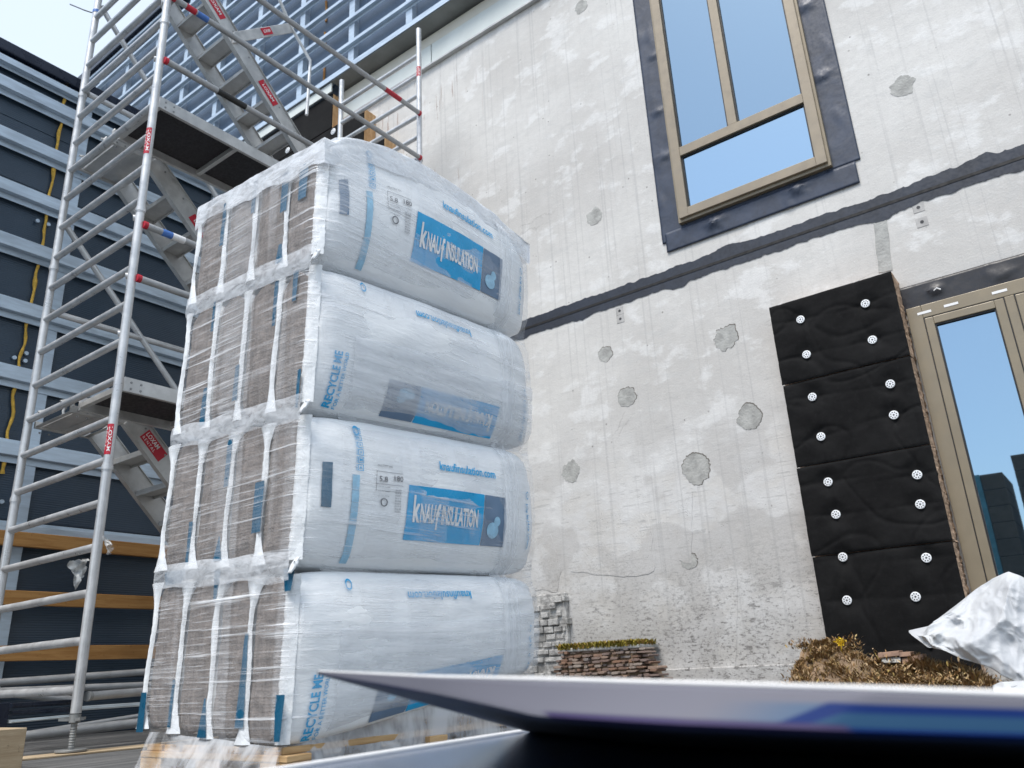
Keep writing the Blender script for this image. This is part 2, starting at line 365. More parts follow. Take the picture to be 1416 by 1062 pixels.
MAT = dict(
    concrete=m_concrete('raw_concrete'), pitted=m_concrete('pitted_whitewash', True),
    plug=plain('mortar_plug', (.36, .36, .345), .9, 0, .2, 12, .5, 50), plate=plain('anchor_grey', (.40, .39, .38), .7, 0, .15, 20), plugrim=plain('plug_rim', (.16, .15, .135), .9, 0, .3, 30),
    navym=m_membrane('matt_navy_paint', (.016, .022, .036), .6), navy=m_membrane('navy_membrane', (.026, .037, .064), .5), blackm=m_membrane('black_membrane', (.014, .014, .018), .42), gap=plain('joint_black', (.006, .006, .007), .7),
    bronze=plain('bronze_frame', (.27, .225, .165), .42, .15, .06, 5), bronzed=plain('bronze_sash', (.235, .195, .135), .42, .15, .06, 5), gasket=plain('gasket_black', (.01, .01, .012), .5), glass=m_glass('window_glass'), glass2=m_glass('window_glass_low', refl=.58),
    felt=m_felt(), wooledge=m_wool('wool_edge', (.40, .27, .18), (.55, .40, .29)), washer=plain('washer_white', (.80, .82, .84), .4, 0, .05), hole=plain('washer_hole', (.05, .05, .055), .7),
    alu=m_metal('aluminium_tube', (.62, .63, .64), .36, (1, 1, 1), .25), aluflat=m_metal('aluminium_flat', (.58, .58, .57), .42, (1, 1, 1), .18), galv=m_metal('galvanised_steel', (.54, .64, .74), .38, (.4, .4, 3), .05),
    galvtube=m_metal('galvanised_tube', (.42, .43, .44), .5, (1, 1, 1), .3), steel=m_metal('zinc_jack', (.30, .31, .31), .5, (1, 1, 1), .4),
    panel=m_panel('dark_panel'), panel_sky=m_panel('panel_sky_tint', (.06, .10, .165), (.075, .12, .19)), foam=plain('yellow_foam', (.62, .38, .06), .8, 0, .2, 30, .8, 60), soffit=plain('grey_soffit', (.20, .215, .21), .7, 0, .15, 3), fascia=plain('pale_fascia', (.62, .66, .64), .5, 0, .05, 3), cream=plain('cream_strip', (.62, .60, .53), .6, 0, .05, 3),
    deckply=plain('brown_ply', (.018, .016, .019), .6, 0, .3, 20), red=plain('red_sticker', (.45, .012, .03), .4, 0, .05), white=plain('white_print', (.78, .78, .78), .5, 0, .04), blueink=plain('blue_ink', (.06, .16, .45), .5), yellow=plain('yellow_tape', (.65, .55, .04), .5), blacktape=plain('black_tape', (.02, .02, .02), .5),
    bag=m_bag(), wool=m_wool('brown_wool', (.17, .148, .135), (.27, .235, .215)), cyan=plain('cyan_print', (.002, .34, .66), .32, 0, .06, 4), pale_cyan=plain('pale_blue_print', (.30, .53, .70), .35, 0, .1, 40), slate=plain('slate_print', (.12, .19, .29), .35, 0, .06, 4), teal=plain('teal_foil', (.004, .085, .165), .3, 0, .12, 10), greyink=plain('grey_ink', (.13, .135, .15), .5), film=m_film(), veil=m_film_white('film_winding', .22, .46, (3, 3, 40)), foldfilm=m_film_white('folded_film', .12, .5, (26, 26, 1.2)), skirt=m_film_white('torn_skirt', .0, .6, (5, 5, 3)), filmw=m_film_white('gathered_film', .22, .62), filmh=m_film_white('hood_film', .35, .85),
    pallet=m_wood('pallet_wood', (.42, .26, .12), (.60, .41, .22), (1.5, 1.5, 18)), plank=m_wood('orange_plank', (.33, .16, .05), (.46, .25, .09), (14, 1, 14)), greyplank=m_wood('pale_plank', (.36, .27, .17), (.52, .42, .29), (12, 1, 12)), osb=m_wood('osb_edge', (.42, .25, .12), (.60, .40, .22), (9, 9, 3)),
    deck=m_deck(), navyalu=plain('navy_profile', (.012, .018, .035), .3, .3, .1, 6), palealu=plain('pale_profile', (.50, .56, .60), .4, .3, .1, 6),
    stone=None, tarp=None)
def m_stone():
    g = G('rubble_stone'); r = g.n('ShaderNodeNewGeometry').outputs['Random Per Island']; n = g.noise(18, 5, .7)
    rp = g.n('ShaderNodeValToRGB'); g.put(rp.inputs[0], r); e = rp.color_ramp.elements
    e[0].color = (.17, .115, .09, 1); e[1].color = (.22, .20, .19, 1)
    for p_, c_ in ((.25, (.26, .155, .105, 1)), (.5, (.30, .255, .22, 1)), (.75, (.20, .14, .12, 1))):
        q = e.new(p_); q.color = c_
    c = g.mix(g.math('MULTIPLY', g.step(n, .4, .7), .6), rp.outputs[0], (.12, .085, .07)); g.set(c=c, r=.9, sp=.2); g.bump(n, .6, .01); return g.m
def m_tarp():
    g = G('white_sheeting'); n = g.noise(4, 4); tl = g.n('ShaderNodeBsdfTranslucent'); tl.inputs[0].default_value = (.8, .82, .85, 1)
    g.set(c=g.mix(g.step(n, .3, .7), (.58, .60, .63), (.66, .68, .70)), r=.7, sp=.2); g.bump(g.noise(14, 5, .6, dist=1.5), .25, .02)
    mx = g.n('ShaderNodeMixShader'); mx.inputs[0].default_value = .28
    g.t.links.new(g.b.outputs[0], mx.inputs[1]); g.t.links.new(tl.outputs[0], mx.inputs[2]); g.t.links.new(mx.outputs[0], g.o.inputs[0]); return g.m
MAT['stone'] = m_stone(); MAT['tarp'] = m_tarp()
def m_blades(name, cols):
    g = G(name); r = g.n('ShaderNodeNewGeometry').outputs['Random Per Island']
    rp = g.n('ShaderNodeValToRGB'); g.put(rp.inputs[0], r); e = rp.color_ramp.elements
    e[0].color = (*cols[0], 1); e[1].color = (*cols[-1], 1)
    for i, c in enumerate(cols[1:-1]): q = e.new((i+1)/(len(cols)-1)); q.color = (*c, 1)
    g.set(c=rp.outputs[0], r=.8, sp=.2); return g.m
MAT['drymoss'] = m_blades('dry_moss', [(.20, .12, .05), (.34, .215, .10), (.12, .07, .04), (.44, .33, .20), (.25, .18, .05)])
MAT['greenmoss'] = m_blades('green_moss', [(.20, .17, .03), (.30, .24, .04), (.14, .13, .03), (.35, .20, .06)])
MAT['pier'] = plain('crumbled_brick', (.36, .355, .345), .9, 0, .45, 14, .9, 45)
MAT['flower'] = plain('yellow_flower', (.75, .50, .02), .6)
MAT['soil'] = plain('dry_soil', (.20, .14, .09), .9, 0, .35, 20, .8, 30)

D = 6.0            # concrete wall plane (faces -Y)
GZ = -.34          # deck level, camera at 0
# ================================================================== SETTING
MB().poly([(-300, -300, GZ), (300, -300, GZ), (300, 300, GZ), (-300, 300, GZ)]).build('ground', MAT['deck'])['kind'] = 'structure'

# ------------------------------------------------------------------ concrete wall
wall = empty('concrete_wall', (-2.5, D, GZ), 'pale raw concrete facade with trowel marks, filled holes and drips, behind the wrapped stack', 'wall')
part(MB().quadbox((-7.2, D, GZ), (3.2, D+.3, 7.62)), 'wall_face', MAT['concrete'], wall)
def blob(mb, cx, cz, rx, rz, y, n=64, jag=.16, seed=0, y2=None):
    pts = []
    for i in range(n):
        t = 2*math.pi*i/n; k = 1 + jag*N((math.cos(t)*1.6+seed*3.1, math.sin(t)*1.6, seed)) + jag*.55*N((i*.42, seed*7.7, 2))+jag*.35*N((i*1.1, seed*3.7, 6))
        pts.append((cx+rx*k*math.cos(t), y, cz+rz*k*math.sin(t)))
    mb.prism(pts[::-1], (0, (y2 or D)-y, 0))
for i, (px, py, r) in enumerate([(803,10,.075),(822,300,.085),(1248,120,.085),(837,490,.075),(1004,467,.10),(867,549,.09),(1036,577,.10),(963,648,.12),(789,653,.095),(953,776,.075)]):
    p = at(px, py, 1, D); mb = MB(); sq = (i == 9)
    blob(mb, p.x, p.z, r*.98, r*(.8 if sq else 1), D-.0025, jag=.30 if i in (0, 2, 4, 8) else .2, seed=i+1)
    o = part(mb, 'filled_hole', MAT['plug'], wall)
    mb = MB(); blob(mb, p.x+.003, p.z+.004, r*1.03, r*(.84 if sq else 1.05), D-.0015, jag=.32 if i in (0, 2, 4, 8) else .22, seed=i+1)
    part(mb, 'hole_rim', MAT['plugrim'] if i in (6, 7, 5, 9, 3, 4) else MAT['plug'], o)
# explicit patches of pitted skim coat
def patch(pixels, mat, y, name='skim_patch', jag=.03, seed=1):
    P = [at(*q, 1, D) for q in pixels]; pts = []
    for i, a in enumerate(P):
        b = P[(i+1) % len(P)]; n = max(2, int((b-a).length/.05))
        for k in range(n):
            q = a.lerp(b, k/n); pts.append((q.x+jag*N((q.x*9, q.z*9, seed)), y, q.z+jag*N((q.x*9, q.z*9, seed+5))))
    mb = MB(); mb.prism(pts, (0, D-y, 0)); return part(mb, name, mat, wall)
patch([(792,790),(795,745),(820,715),(858,705),(895,712),(903,745),(905,790),(862,798)], MAT['pitted'], D-.003, seed=2)
patch([(935,700),(958,682),(956,780),(938,775)], MAT['pitted'], D-.0035, seed=3)
patch([(735,745),(762,738),(775,790),(770,818),(738,815)], MAT['pitted'], D-.003, seed=4)
patch([(960,815),(1020,800),(1018,922),(985,925),(968,900)], MAT['pitted'], D-.003, seed=5, jag=.015)
# vertical rough strip under the joint
patch([(1207,300),(1226,297),(1234,374),(1216,377)], MAT['plug'], D-.004, 'rough_strip', .012, 6)
# metal anchor plates cast into the wall
for px, py in ((1270,287),(1275,307),(857,430),(858,441)):
    p = at(px, py, 1, D); h = .040
    o = part(MB().quadbox((p.x-h, D-.003, p.z-h), (p.x+h, D+.01, p.z+h)), 'anchor_plate', MAT['plate'], wall, bevel=.003)
    part(MB().tube([(p.x, D-.0045, p.z), (p.x, D, p.z)], .013), 'bolt_hole', MAT['hole'], o)
# low concrete ledge at the foot
part(MB().quadbox((-3.3, D-.05, GZ), (-.6, D-.001, -.045)), 'plinth_ledge', MAT['pitted'], wall, bevel=.008)
# fascia strips between the soffit and the concrete
part(MB().quadbox((-7.6, D-.045, 7.16), (-5.40, D-.002, 7.45)).quadbox((-5.385, D-.045, 7.16), (3.2, D-.002, 7.45)), 'fascia_panel', MAT['fascia'], wall, bevel=.004)
part(MB().quadbox((-7.6, D-.04, 7.455), (3.2, D-.002, 7.60)), 'fascia_strip', MAT['cream'], wall)
part(MB().quadbox((-7.6, D-.055, 7.135), (3.2, D-.002, 7.157)), 'drip_edge', MAT['aluflat'], wall)

# sealing joint: ragged band of navy membrane with an open black slot
jz = .5355*D
strip = empty('sealing_strip', (-2, D, jz), 'ragged navy sealing strip painted along the horizontal joint of the concrete wall', 'sealing strip')
def ragged(sg, x):
    a = .088 + .034*N((x*1.7, sg*5, 1)) + .045*max(0, N((x*4.1, sg*9, 2))) + .016*N((x*15, sg, 3)) + .012*max(0, N((x*37, sg, 4)))
    return jz + sg*max(.05, a)
mb = MB(); nn = 900
def fn(u, v):
    x = -7.15+u*10.3; return (x, D-.004, ragged(-1, x)*(1-v)+ragged(1, x)*v)
mb.grid(fn, nn, 2); part(mb, 'membrane_band', MAT['navym'], strip, solid=.001)
part(MB().quadbox((-7.15, D-.008, jz-.018), (3.15, D-.0055, jz+.006)), 'joint_slot', MAT['gap'], strip)

# ------------------------------------------------------------------ windows
def frame_bars(x0, x1, z0, z1, w, y0, y1):
    mb = MB()
    mb.quadbox((x0, y0, z0), (x0+w, y1, z1)); mb.quadbox((x1-w, y0, z0), (x1, y1, z1))
    mb.quadbox((x0+w, y0, z0), (x1-w, y1, z0+w)); mb.quadbox((x0+w, y0, z1-w), (x1-w, y1, z1)); return mb
win = empty('upper_window', (-1.78, D-.06, 3.7), 'tall bronze framed window with blue reflecting panes set in navy membrane above the joint', 'window')
wx0, wx1, wz0, wz1 = -2.43, -1.135, 3.71, 6.42
part(frame_bars(wx0, wx1, wz0, wz1, .085, D-.075, D-.005), 'window_frame', MAT['bronze'], win, bevel=.004)
part(frame_bars(wx0-.022, wx1+.022, wz0-.03, wz1+.03, .05, D-.05, D-.006), 'outer_rebate', MAT['bronzed'], win, bevel=.003)
part(MB().quadbox((wx0+.086, D-.072, 4.335), (wx1-.086, D-.008, 4.425)), 'transom', MAT['bronze'], win, bevel=.003)
part(MB().quadbox((-1.872, D-.07, 4.426), (-1.792, D-.008, wz1-.086)), 'mullion', MAT['bronze'], win, bevel=.003)
for x0, x1, z0, z1 in ((wx0+.085, wx1-.085, wz0+.085, 4.335), (wx0+.085, -1.872, 4.425, wz1-.085), (-1.792, wx1-.085, 4.425, wz1-.085)):
    g_ = part(MB().quadbox((x0+.004, D-.035, z0+.004), (x1-.004, D-.03, z1-.004)), 'pane', MAT['glass2' if z1 < 4.4 else 'glass'], win)
    part(frame_bars(x0+.002, x1-.002, z0+.002, z1-.002, .012, D-.05, D-.036), 'gasket', MAT['gasket'], g_)
# membrane collar, wrinkled
def wrinkle(x, z):
    return .004*N((x*3, z*3, 1)) + .006*max(0, N((x*9, z*4, 5)))**1.5*2 + .0015*N((x*30, z*30, 2))
def collar(parent, quads, mat, y, pucker=(), name='membrane_collar'):
    mb = MB()
    for x0, x1, z0, z1 in quads:
        nu = max(2, int((x1-x0)/.02)); nv = max(2, int((z1-z0)/.02))
        def fn(u, v):
            x = x0+(x1-x0)*u; z = z0+(z1-z0)*v; h = wrinkle(x, z)
            for cx, cz, r, hh in pucker:
                dx, dz = x-cx, z-cz; d = math.hypot(dx, dz*1.5)/r
                if d < 2.5:
                    h += hh*math.exp(-d*d) + hh*.35*math.exp(-d*.9)*math.sin(math.atan2(dz, dx)*7+2*N((x*6, z*6, 3)))
            return (x, y-abs(h), z)
        mb.grid(fn, nu, nv)
    return part(mb, name, mat, parent, smooth=35, solid=.002)
puck = [(-1.42, 3.60, .06, .03), (-2.15, 3.58, .06, .03), (-2.53, 4.95, .05, .022), (-2.52, 4.45, .05, .018), (-1.05, 4.55, .06, .025), (-1.06, 5.3, .07, .02), (-2.5, 5.6, .05, .02)]
collar(win, [(-2.645, -2.40, 3.56, 6.6), (-1.17, -.905, 3.66, 6.6), (-2.40, -1.17, 3.56, 3.76), (-2.40, -1.17, 6.4, 6.6)], MAT['navy'], D-.006, puck)
collar(win, [(-2.61, -.945, 3.46, 3.655)], MAT['navy'], D-.012, puck, 'lower_membrane')

door = empty('glazed_door', (-.2, D-.05, .2), 'bronze framed glazed double door right of the black insulation boards', 'door')
dx0, dx1, dz0, dz1 = -.828, 1.9, .18, 2.315
part(frame_bars(dx0, dx1, dz0, dz1, .098, D-.06, D-.004), 'door_frame', MAT['bronzed'], door, bevel=.004)
for x0, x1 in ((-.727, -.232), (-.168, .42)):
    s_ = part(frame_bars(x0+.003, x1-.003, .29, 2.208, .055, D-.068, D-.01), 'sash', MAT['bronzed'], door, bevel=.004)
    g_ = part(MB().quadbox((x0+.06, D-.04, .35), (x1-.06, D-.034, 2.15)), 'pane', MAT['glass'], s_)
    part(frame_bars(x0+.058, x1-.058, .346, 2.152, .010, D-.058, D-.041), 'gasket', MAT['gasket'], s_)
    part(frame_bars(x0-.003, x1+.003, .284, 2.214, .006, D-.062, D-.02), 'sash_joint', MAT['gasket'], s_)
part(MB().quadbox((-.229, D-.058, .282), (-.171, D-.006, 2.216)), 'meeting_stile', MAT['bronzed'], door, bevel=.003)
for px, py in ((1278,432),(1315,421),(1382,403)):
    p = at(px, py, 1, D-.062); part(MB().quadbox((p.x-.045, D-.062, p.z-.009), (p.x+.045, D-.0605, p.z+.009)), 'paper_label', MAT['white'], door)
collar(door, [(-.86, 1.9, 2.30, 2.505)], MAT['blackm'], D-.008, [(-.62, 2.42, .05, .02), (-.2, 2.4, .07, .012)])
p = at(1296, 401, 1, D-.02)
part(MB().tube([(p.x-.02, D-.024, p.z), (p.x, D-.03, p.z+.012), (p.x+.022, D-.024, p.z-.005)], .006, 6), 'staple_mark', MAT['white'], door)

# ------------------------------------------------------------------ black faced insulation boards beside the door
YP = 5.78
wash = [tuple(a*YP/5.9 for a in q) for q in [(-1.5558,2.4535),(-1.0767,2.4331),(-1.5577,2.1619),(-1.0825,2.1450),(-1.5742,1.8256),(-1.0295,1.7905),(-1.5640,1.5145),(-1.0494,1.5641),(-1.5714,1.1752),(-.9853,1.1234),(-1.5576,.9378),(-1.0051,.9240),(-1.5663,.6403),(-1.0403,.5746),(-1.5896,.3492),(-1.1544,.3353),(-1.13,.045)]]
rows = [(2.571, 1.921, 'topmost'), (1.921, 1.285, 'second'), (1.285, .649, 'third'), (.649, -.2, 'lowest')]
bx0, bx1 = -1.744, -.842
def crease(x, z):
    h = -.010*abs(N((x*3.3, z*3.3, 4)))
    c1 = N((x*2.1+3, z*2.6, 9)); h -= .010*math.exp(-(c1/.035)**2)
    c2 = N((x*2.7, z*1.7+5, 13)); h -= .008*math.exp(-(c2/.03)**2)
    h += .006*N((x*6, z*6, 7)) + .002*N((x*24, z*24, 8))
    h *= .62
    for wx, wz in wash:
        dx, dz = x-wx, z-wz; d = math.hypot(dx, dz)
        if d < .4:
            h -= .016*math.exp(-(max(0, d-.036)/.045)**2)
            h -= .008*math.exp(-(abs(dz-.2*dx*N((wx*7, wz*7, 3)))/.014)**2)*math.exp(-d/.16)*(1 if d > .02 else 0)
            h -= .006*math.exp(-(abs(dx)/.012)**2)*math.exp(-d/.13)
    return h
def make_washer(x, y, z, parent, r=.031):
    mb = MB(); n = 28
    mb.tube([(x, y-.001, z), (x, y-.006, z), (x, y-.009, z)], [r, r, r*.9], n)
    o = part(mb, 'fixing_washer', MAT['washer'], parent, smooth=40)
    mb = MB()
    for i in range(8):
        t = math.pi*i/4+.3; mb.tube([(x+r*.62*math.cos(t), y-.0101, z+r*.62*math.sin(t)), (x+r*.62*math.cos(t), y-.0085, z+r*.62*math.sin(t))], r*.14, 8)
    mb.tube([(x, y-.0101, z), (x, y-.0085, z)], r*.2, 10)
    part(mb, 'washer_holes', MAT['hole'], o); return o
for k, (zt, zb, word) in enumerate(rows):
    tx = {'topmost': 'topmost black insulation board beside the door, its top edge against bare concrete', 'second': 'second black insulation board from the top, between the two long seams beside the door',
          'third': 'third black insulation board from the top, level with the middle of the door glass', 'lowest': 'lowest black insulation board, its foot behind dry moss and white sheeting'}[word]
    b = empty('insulation_board', ((bx0+bx1)/2, D, zb), tx, 'insulation board', 'black insulation boards beside the door')
    off = (.0, .006, .001, .007)[k]
    jx = (0, .004, .002, .006)[k]
    e0, e1 = bx0+.003+jx, bx1-jx
    mb = MB()
    def fn(u, v):
        x = e0+(e1-e0)*u; z = zb+.004+(zt-zb-.006)*v
        ed = min(u, 1-u, v, 1-v); r = .006*max(0, 1-ed/.02)
        return (x, YP+off-crease(x, z)+r, z)
    mb.grid(fn, 80, 60); part(mb, 'felt_face', MAT['felt'], b, smooth=60)
    mb = MB()
    def fe(u, v):
        y = YP+off+.012+(D-.001-YP-off-.012)*u; z = zb+.004+(zt-zb-.006)*v
        return (e1-.002+.010*N((y*30, z*30, 3))+.006*N((y*9, z*70, 1)), y, z)
    mb.grid(fe, 10, 60)
    mb.quadbox((e0+.004, YP+off+.07, zb+.005), (e1-.014, D-.002, zt-.003))
    part(mb, 'wool_core', MAT['wooledge'], b)
    for wx, wz in wash:
        if zb < wz <= zt: make_washer(wx, YP+off-crease(wx, wz)-.005, wz, b)
# loose wool tufts belong to the edge of each board; tiny label tag

# ------------------------------------------------------------------ upper facade: dark panels behind galvanised rails
YU = 5.79
fac = empty('upper_facade', (-8, YU, 7.6), 'upper storey of dark blue panels behind horizontal galvanised rails, over the concrete wall', 'building')
part(MB().quadbox((-18, YU+.09, 7.68), (3.2, YU+.3, 12.1)), 'panel_field', MAT['panel_sky'], fac)  # lighter, bluer copy of the dark panel: sky reflection put into its colour
def hat_x(mb, x0, x1, y, z, hgt=.11, dep=.05):
    # omega rail along X: flange, web, crown, web, flange
    mb.quadbox((x0, y-dep, z), (x1, y-dep+.004, z+hgt*.5))
    mb.quadbox((x0, y-dep+.004, z), (x1, y, z+.004)); mb.quadbox((x0, y-dep+.004, z+hgt*.5-.004), (x1, y, z+hgt*.5))
    mb.quadbox((x0, y-.004, z-hgt*.35), (x1, y, z-.0005)); mb.quadbox((x0, y-.004, z+hgt*.5+.0005), (x1, y, z+hgt*.85))
    return mb
for i in range(10):
    z = 8.10+.435*i-.03
    part(hat_x(MB(), -18, 3.1, YU, z), 'rail', MAT['galv'], fac, bevel=.002)
for k in range(-3, 12):
    x = -5.62-1.09*k
    mb = MB().quadbox((x-.055, YU+.004, 7.75), (x+.055, YU+.012, 12.0)).quadbox((x-.055, YU+.013, 7.75), (x-.048, YU+.089, 12.0)).quadbox((x+.048, YU+.013, 7.75), (x+.055, YU+.089, 12.0))
    part(mb, 'mullion', MAT['galv'], fac)
part(MB().quadbox((-18, YU-.06, 7.655), (3.1, YU-.05, 7.74)).quadbox((-18, YU-.0495, 7.735), (3.1, YU+.088, 7.742)).quadbox((-18, YU-.012, 7.7425), (3.1, YU-.006, 7.80)), 'base_flashing', MAT['galv'], fac, bevel=.002)
part(MB().quadbox((-7.03, YU-.048, 7.64), (3.1, D+.1, 7.648)), 'soffit', MAT['soffit'], fac)
part(MB().quadbox((-18, YU-.03, 7.50), (-7.05, YU-.012, 7.645)), 'white_trim', MAT['fascia'], fac)
part(MB().quadbox((-18.1, YU-.10, 12.1), (3.2, YU+3, 12.28)), 'roof_edge', MAT['navyalu'], fac, bevel=.01)
for px, py0, py1 in ((451, 2, 30),(449.5, 45, 62),(448, 85, 112)):
    a = at(px, py0, 1, YU+.08); b_ = at(px, py1, 1, YU+.08)
    part(MB().tube([a, a.lerp(b_, .5)+Vector((.01, 0, 0)), b_], .018, 8), 'foam_bead', MAT['plank'], fac, smooth=60)

# black insulation left of the concrete, under the upper facade, with stepped raw ends
for k, (x1, z1, z0, tx) in enumerate(((-7.05, 7.49, 6.93, 'black insulation board high on the wall right under the white trim'),
                                     (-6.42, 6.92, 6.33, 'black insulation board behind the scaffold guard rails with a broad raw brown end'),
                                     (-6.05, 6.32, 5.74, 'lowest visible black insulation board high on the wall just above the wrapped stack'))):
    b = empty('insulation_board', (x1-1, D, z0), tx, 'insulation board', 'black insulation boards high on the wall')
    y_ = YU+.0
    part(MB().quadbox((-9.5, y_, z0+.004), (x1-.004, y_+.015, z1)), 'felt_face', MAT['felt'], b, bevel=.004)
    part(MB().quadbox((-9.5, y_+.016, z0+.004), (x1, D-.002, z1-.003)), 'wool_core', MAT['osb'], b, bevel=.006)
    for px, py in (((398, 208),), ((461, 182),), ())[k] if k < 2 else ():
        p = at(px, py, 1, y_); make_washer(p.x, y_, p.z, b, .045)

# ------------------------------------------------------------------ left wall (dark cladding, galvanised rails)
E_ = 7.2
lw = empty('clad_side_wall', (-E_, 3, GZ), 'low side wall of ribbed dark navy panels behind wide galvanised rails and the scaffold', 'wall')
mb = MB()
zz = [GZ, .1, .72, 1.36, 2.0, 2.55, 3.26, 3.84, 4.44, 5.06, 5.66]
for a, b_ in zip(zz[:-1], zz[1:]): mb.quadbox((-E_-.16, -3, a+.002), (-E_-.08, D-.02, b_-.002))
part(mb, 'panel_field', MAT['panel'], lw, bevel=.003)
def hat_y(mb, x, y0, y1, z, hgt=.2, dep=.06):
    mb.quadbox((x+dep-.004, y0, z), (x+dep, y1, z+hgt*.55))
    mb.quadbox((x, y0, z), (x+dep-.0045, y1, z+.004)); mb.quadbox((x, y0, z+hgt*.55-.004), (x+dep-.0045, y1, z+hgt*.55))
    mb.quadbox((x, y0, z-hgt*.28), (x+.004, y1, z-.0005)); mb.quadbox((x, y0, z+hgt*.55+.0005), (x+.004, y1, z+hgt*.72))
    return mb
for z in (1.22, 1.90, 2.55, 3.16, 3.75, 4.27, 4.78, 5.30, 5.56):
    part(hat_y(MB(), -E_-.03, -3, D-.03, z-.02, .2 if z < 5.5 else .12), 'rail', MAT['galv'], lw, bevel=.002)
for y in (-.4, .6, 1.55, 2.83, 4.35, 5.7):
    part(MB().quadbox((-E_-.078, y-.06, GZ+.02), (-E_-.034, y+.06, 5.6)), 'mullion', MAT['galv'], lw, bevel=.004)
part(MB().quadbox((-E_-3.5, -3, 5.665), (-E_+.02, D-.1, 5.78)), 'roof_cap', MAT['navyalu'], lw, bevel=.01)
part(MB().quadbox((-E_-3.5, -3, GZ), (-E_-.17, D-.1, 5.66)), 'wall_core', MAT['panel'], lw)
def foamline(pts):
    P = [at(*q, 0, -E_-.06) for q in pts]; out = []; rr = []
    for a, b_ in zip(P[:-1], P[1:]):
        for i in range(10):
            q = a.lerp(b_, i/10); out.append(q+Vector((.01, .02*N((q.z*6, 2, 1)), 0))); rr.append(.012+.007*N((q.z*13, 5, 1))+.014*max(0, N((q.z*5, 1, 7))))
    out.append(P[-1]); rr.append(.02)
    part(MB().tube(out, rr, 9), 'foam_bead', MAT['foam'], lw, smooth=60)
foamline([(92, 116), (86, 155), (79, 200), (73, 240), (65, 290), (58, 340), (50, 378), (40, 435), (31, 480), (23, 522), (13, 590), (3, 655)])
for px, py in ((51, 306),(66, 311),(19, 495),(35.5, 489),(34, 499.5),(1.5, 694)):
    p = at(px, py, 0, -E_-.06); part(MB().tube([p, p+Vector((.02, 0, 0))], .018, 10), 'screw_cap', MAT['galv'], lw, smooth=40)

# timber guard boards fixed along the foot of that wall
XP_ = -7.0
for k, ((pa, pb, pc, pd), tx) in enumerate((
        (((0, 737), (226, 750), (226, 768), (0, 757)), 'uppermost orange timber plank running behind the scaffold, film tied in front'),
        (((10, 818), (221, 823), (221, 841), (10, 838)), 'middle orange timber plank behind the scaffold with white paint specks'),
        (((0, 897), (211, 888), (211, 911), (0, 914)), 'lowest orange timber plank behind the scaffold, just over the lying tubes'))):
    A = at(*pa, 0, XP_); B = at(*pb, 0, XP_); C = at(*pc, 0, XP_); Dd = at(*pd, 0, XP_)
    zt = (A.z+B.z)/2; zb = (C.z+Dd.z)/2
    o = MB().quadbox((XP_-.05, .5, zb), (XP_, 5.6, zt)).build('timber_plank', MAT['plank'], None, bevel=.004)
    tag(o, tx, 'plank', 'timber planks along the side wall')

# ================================================================== SCAFFOLD TOWER
XR, XL, YN, YF = -5.09, -6.42, 2.46, 5.41
tw = empty('scaffold_tower', ((XR+XL)/2, (YN+YF)/2, GZ), 'tall aluminium scaffold tower with ladder frames, decks and stairs between side wall and stack', 'scaffold')
def sticker(mb_fn, name, mat, parent): return part(mb_fn, name, mat, parent)
def ring(mb, x, y, z, r=.036, h=.05): mb.tube([(x, y, z-h/2), (x, y, z-h*.3), (x, y, z-h*.29), (x, y, z+h*.3), (x, y, z+h*.31), (x, y, z+h/2)], [r*.9, r*.9, r, r, r*.9, r*.9], 16)
RZ = [.285+.28*k for k in range(-1, 25)]
for x, y in ((XR, YN), (XL, YN), (XR, YF), (XL, YF)):
    mb = MB().tube([(x, y, -.12), (x, y, 7.1)], .030, 18)
    for zr in (1.35, 3.27, 5.0): ring(mb, x, y, zr if y == YN else zr+.3)
    po = part(mb, 'post', MAT['alu'], tw, smooth=40)
    if y == YN:
        mb = MB().tube([(x, y, -.32), (x, y, -.10)], .017, 12)
        for i in range(12): mb.tube([(x, y, -.30+.014*i-.003), (x, y, -.30+.014*i), (x, y, -.30+.014*i+.003)], [.017, .0205, .017], 12, cap=False)
        mb.tube([(x, y, -.17), (x, y, -.125)], .031, 14)
        for t in (0, 2.1, 4.2): mb.obox((x, y, -.155), (x+.085*math.cos(t), y+.085*math.sin(t), -.15), (-.012*math.sin(t), .012*math.cos(t), 0), (0, 0, .008))
        part(mb, 'jack', MAT['steel'], po, smooth=40)
        part(MB().tube([(x, y, -.325), (x, y, -.313)], .085, 24), 'base_plate', MAT['steel'], po, smooth=40, bevel=.002)
for y in (YN, YF):
    for z in RZ:
        if z > 7.0 or z < -.05: continue
        mb = MB()
        # ribbed round rung
        pts = [Vector((XL+.02, y, z)), Vector((XR-.02, y, z))]; mb.tube(pts, .0255, 14)
        part(mb, 'rung', MAT['alu'], tw, smooth=40)
    mb = MB()
def hooks(mb, x, y, z): mb.tube([(x-.03, y, z), (x+.03, y, z)], .027, 12); mb.tube([(x+.03, y-.03, z), (x+.03, y+.01, z)], .012, 8)
def brace(a, b_, red=True, mat='alu', r=.0255):
    a = Vector(a); b_ = Vector(b_); o = part(MB().tube([a, b_], r, 14), 'brace', MAT[mat], tw, smooth=40)
    d = (b_-a).normalized()
    for q, s in ((a, 1), (b_, -1)):
        part(MB().tube([q-d*.012*s, q+d*.018*s], r*1.12, 12), 'brace_claw', MAT['red'] if red else MAT['steel'], o, smooth=40)
    return o
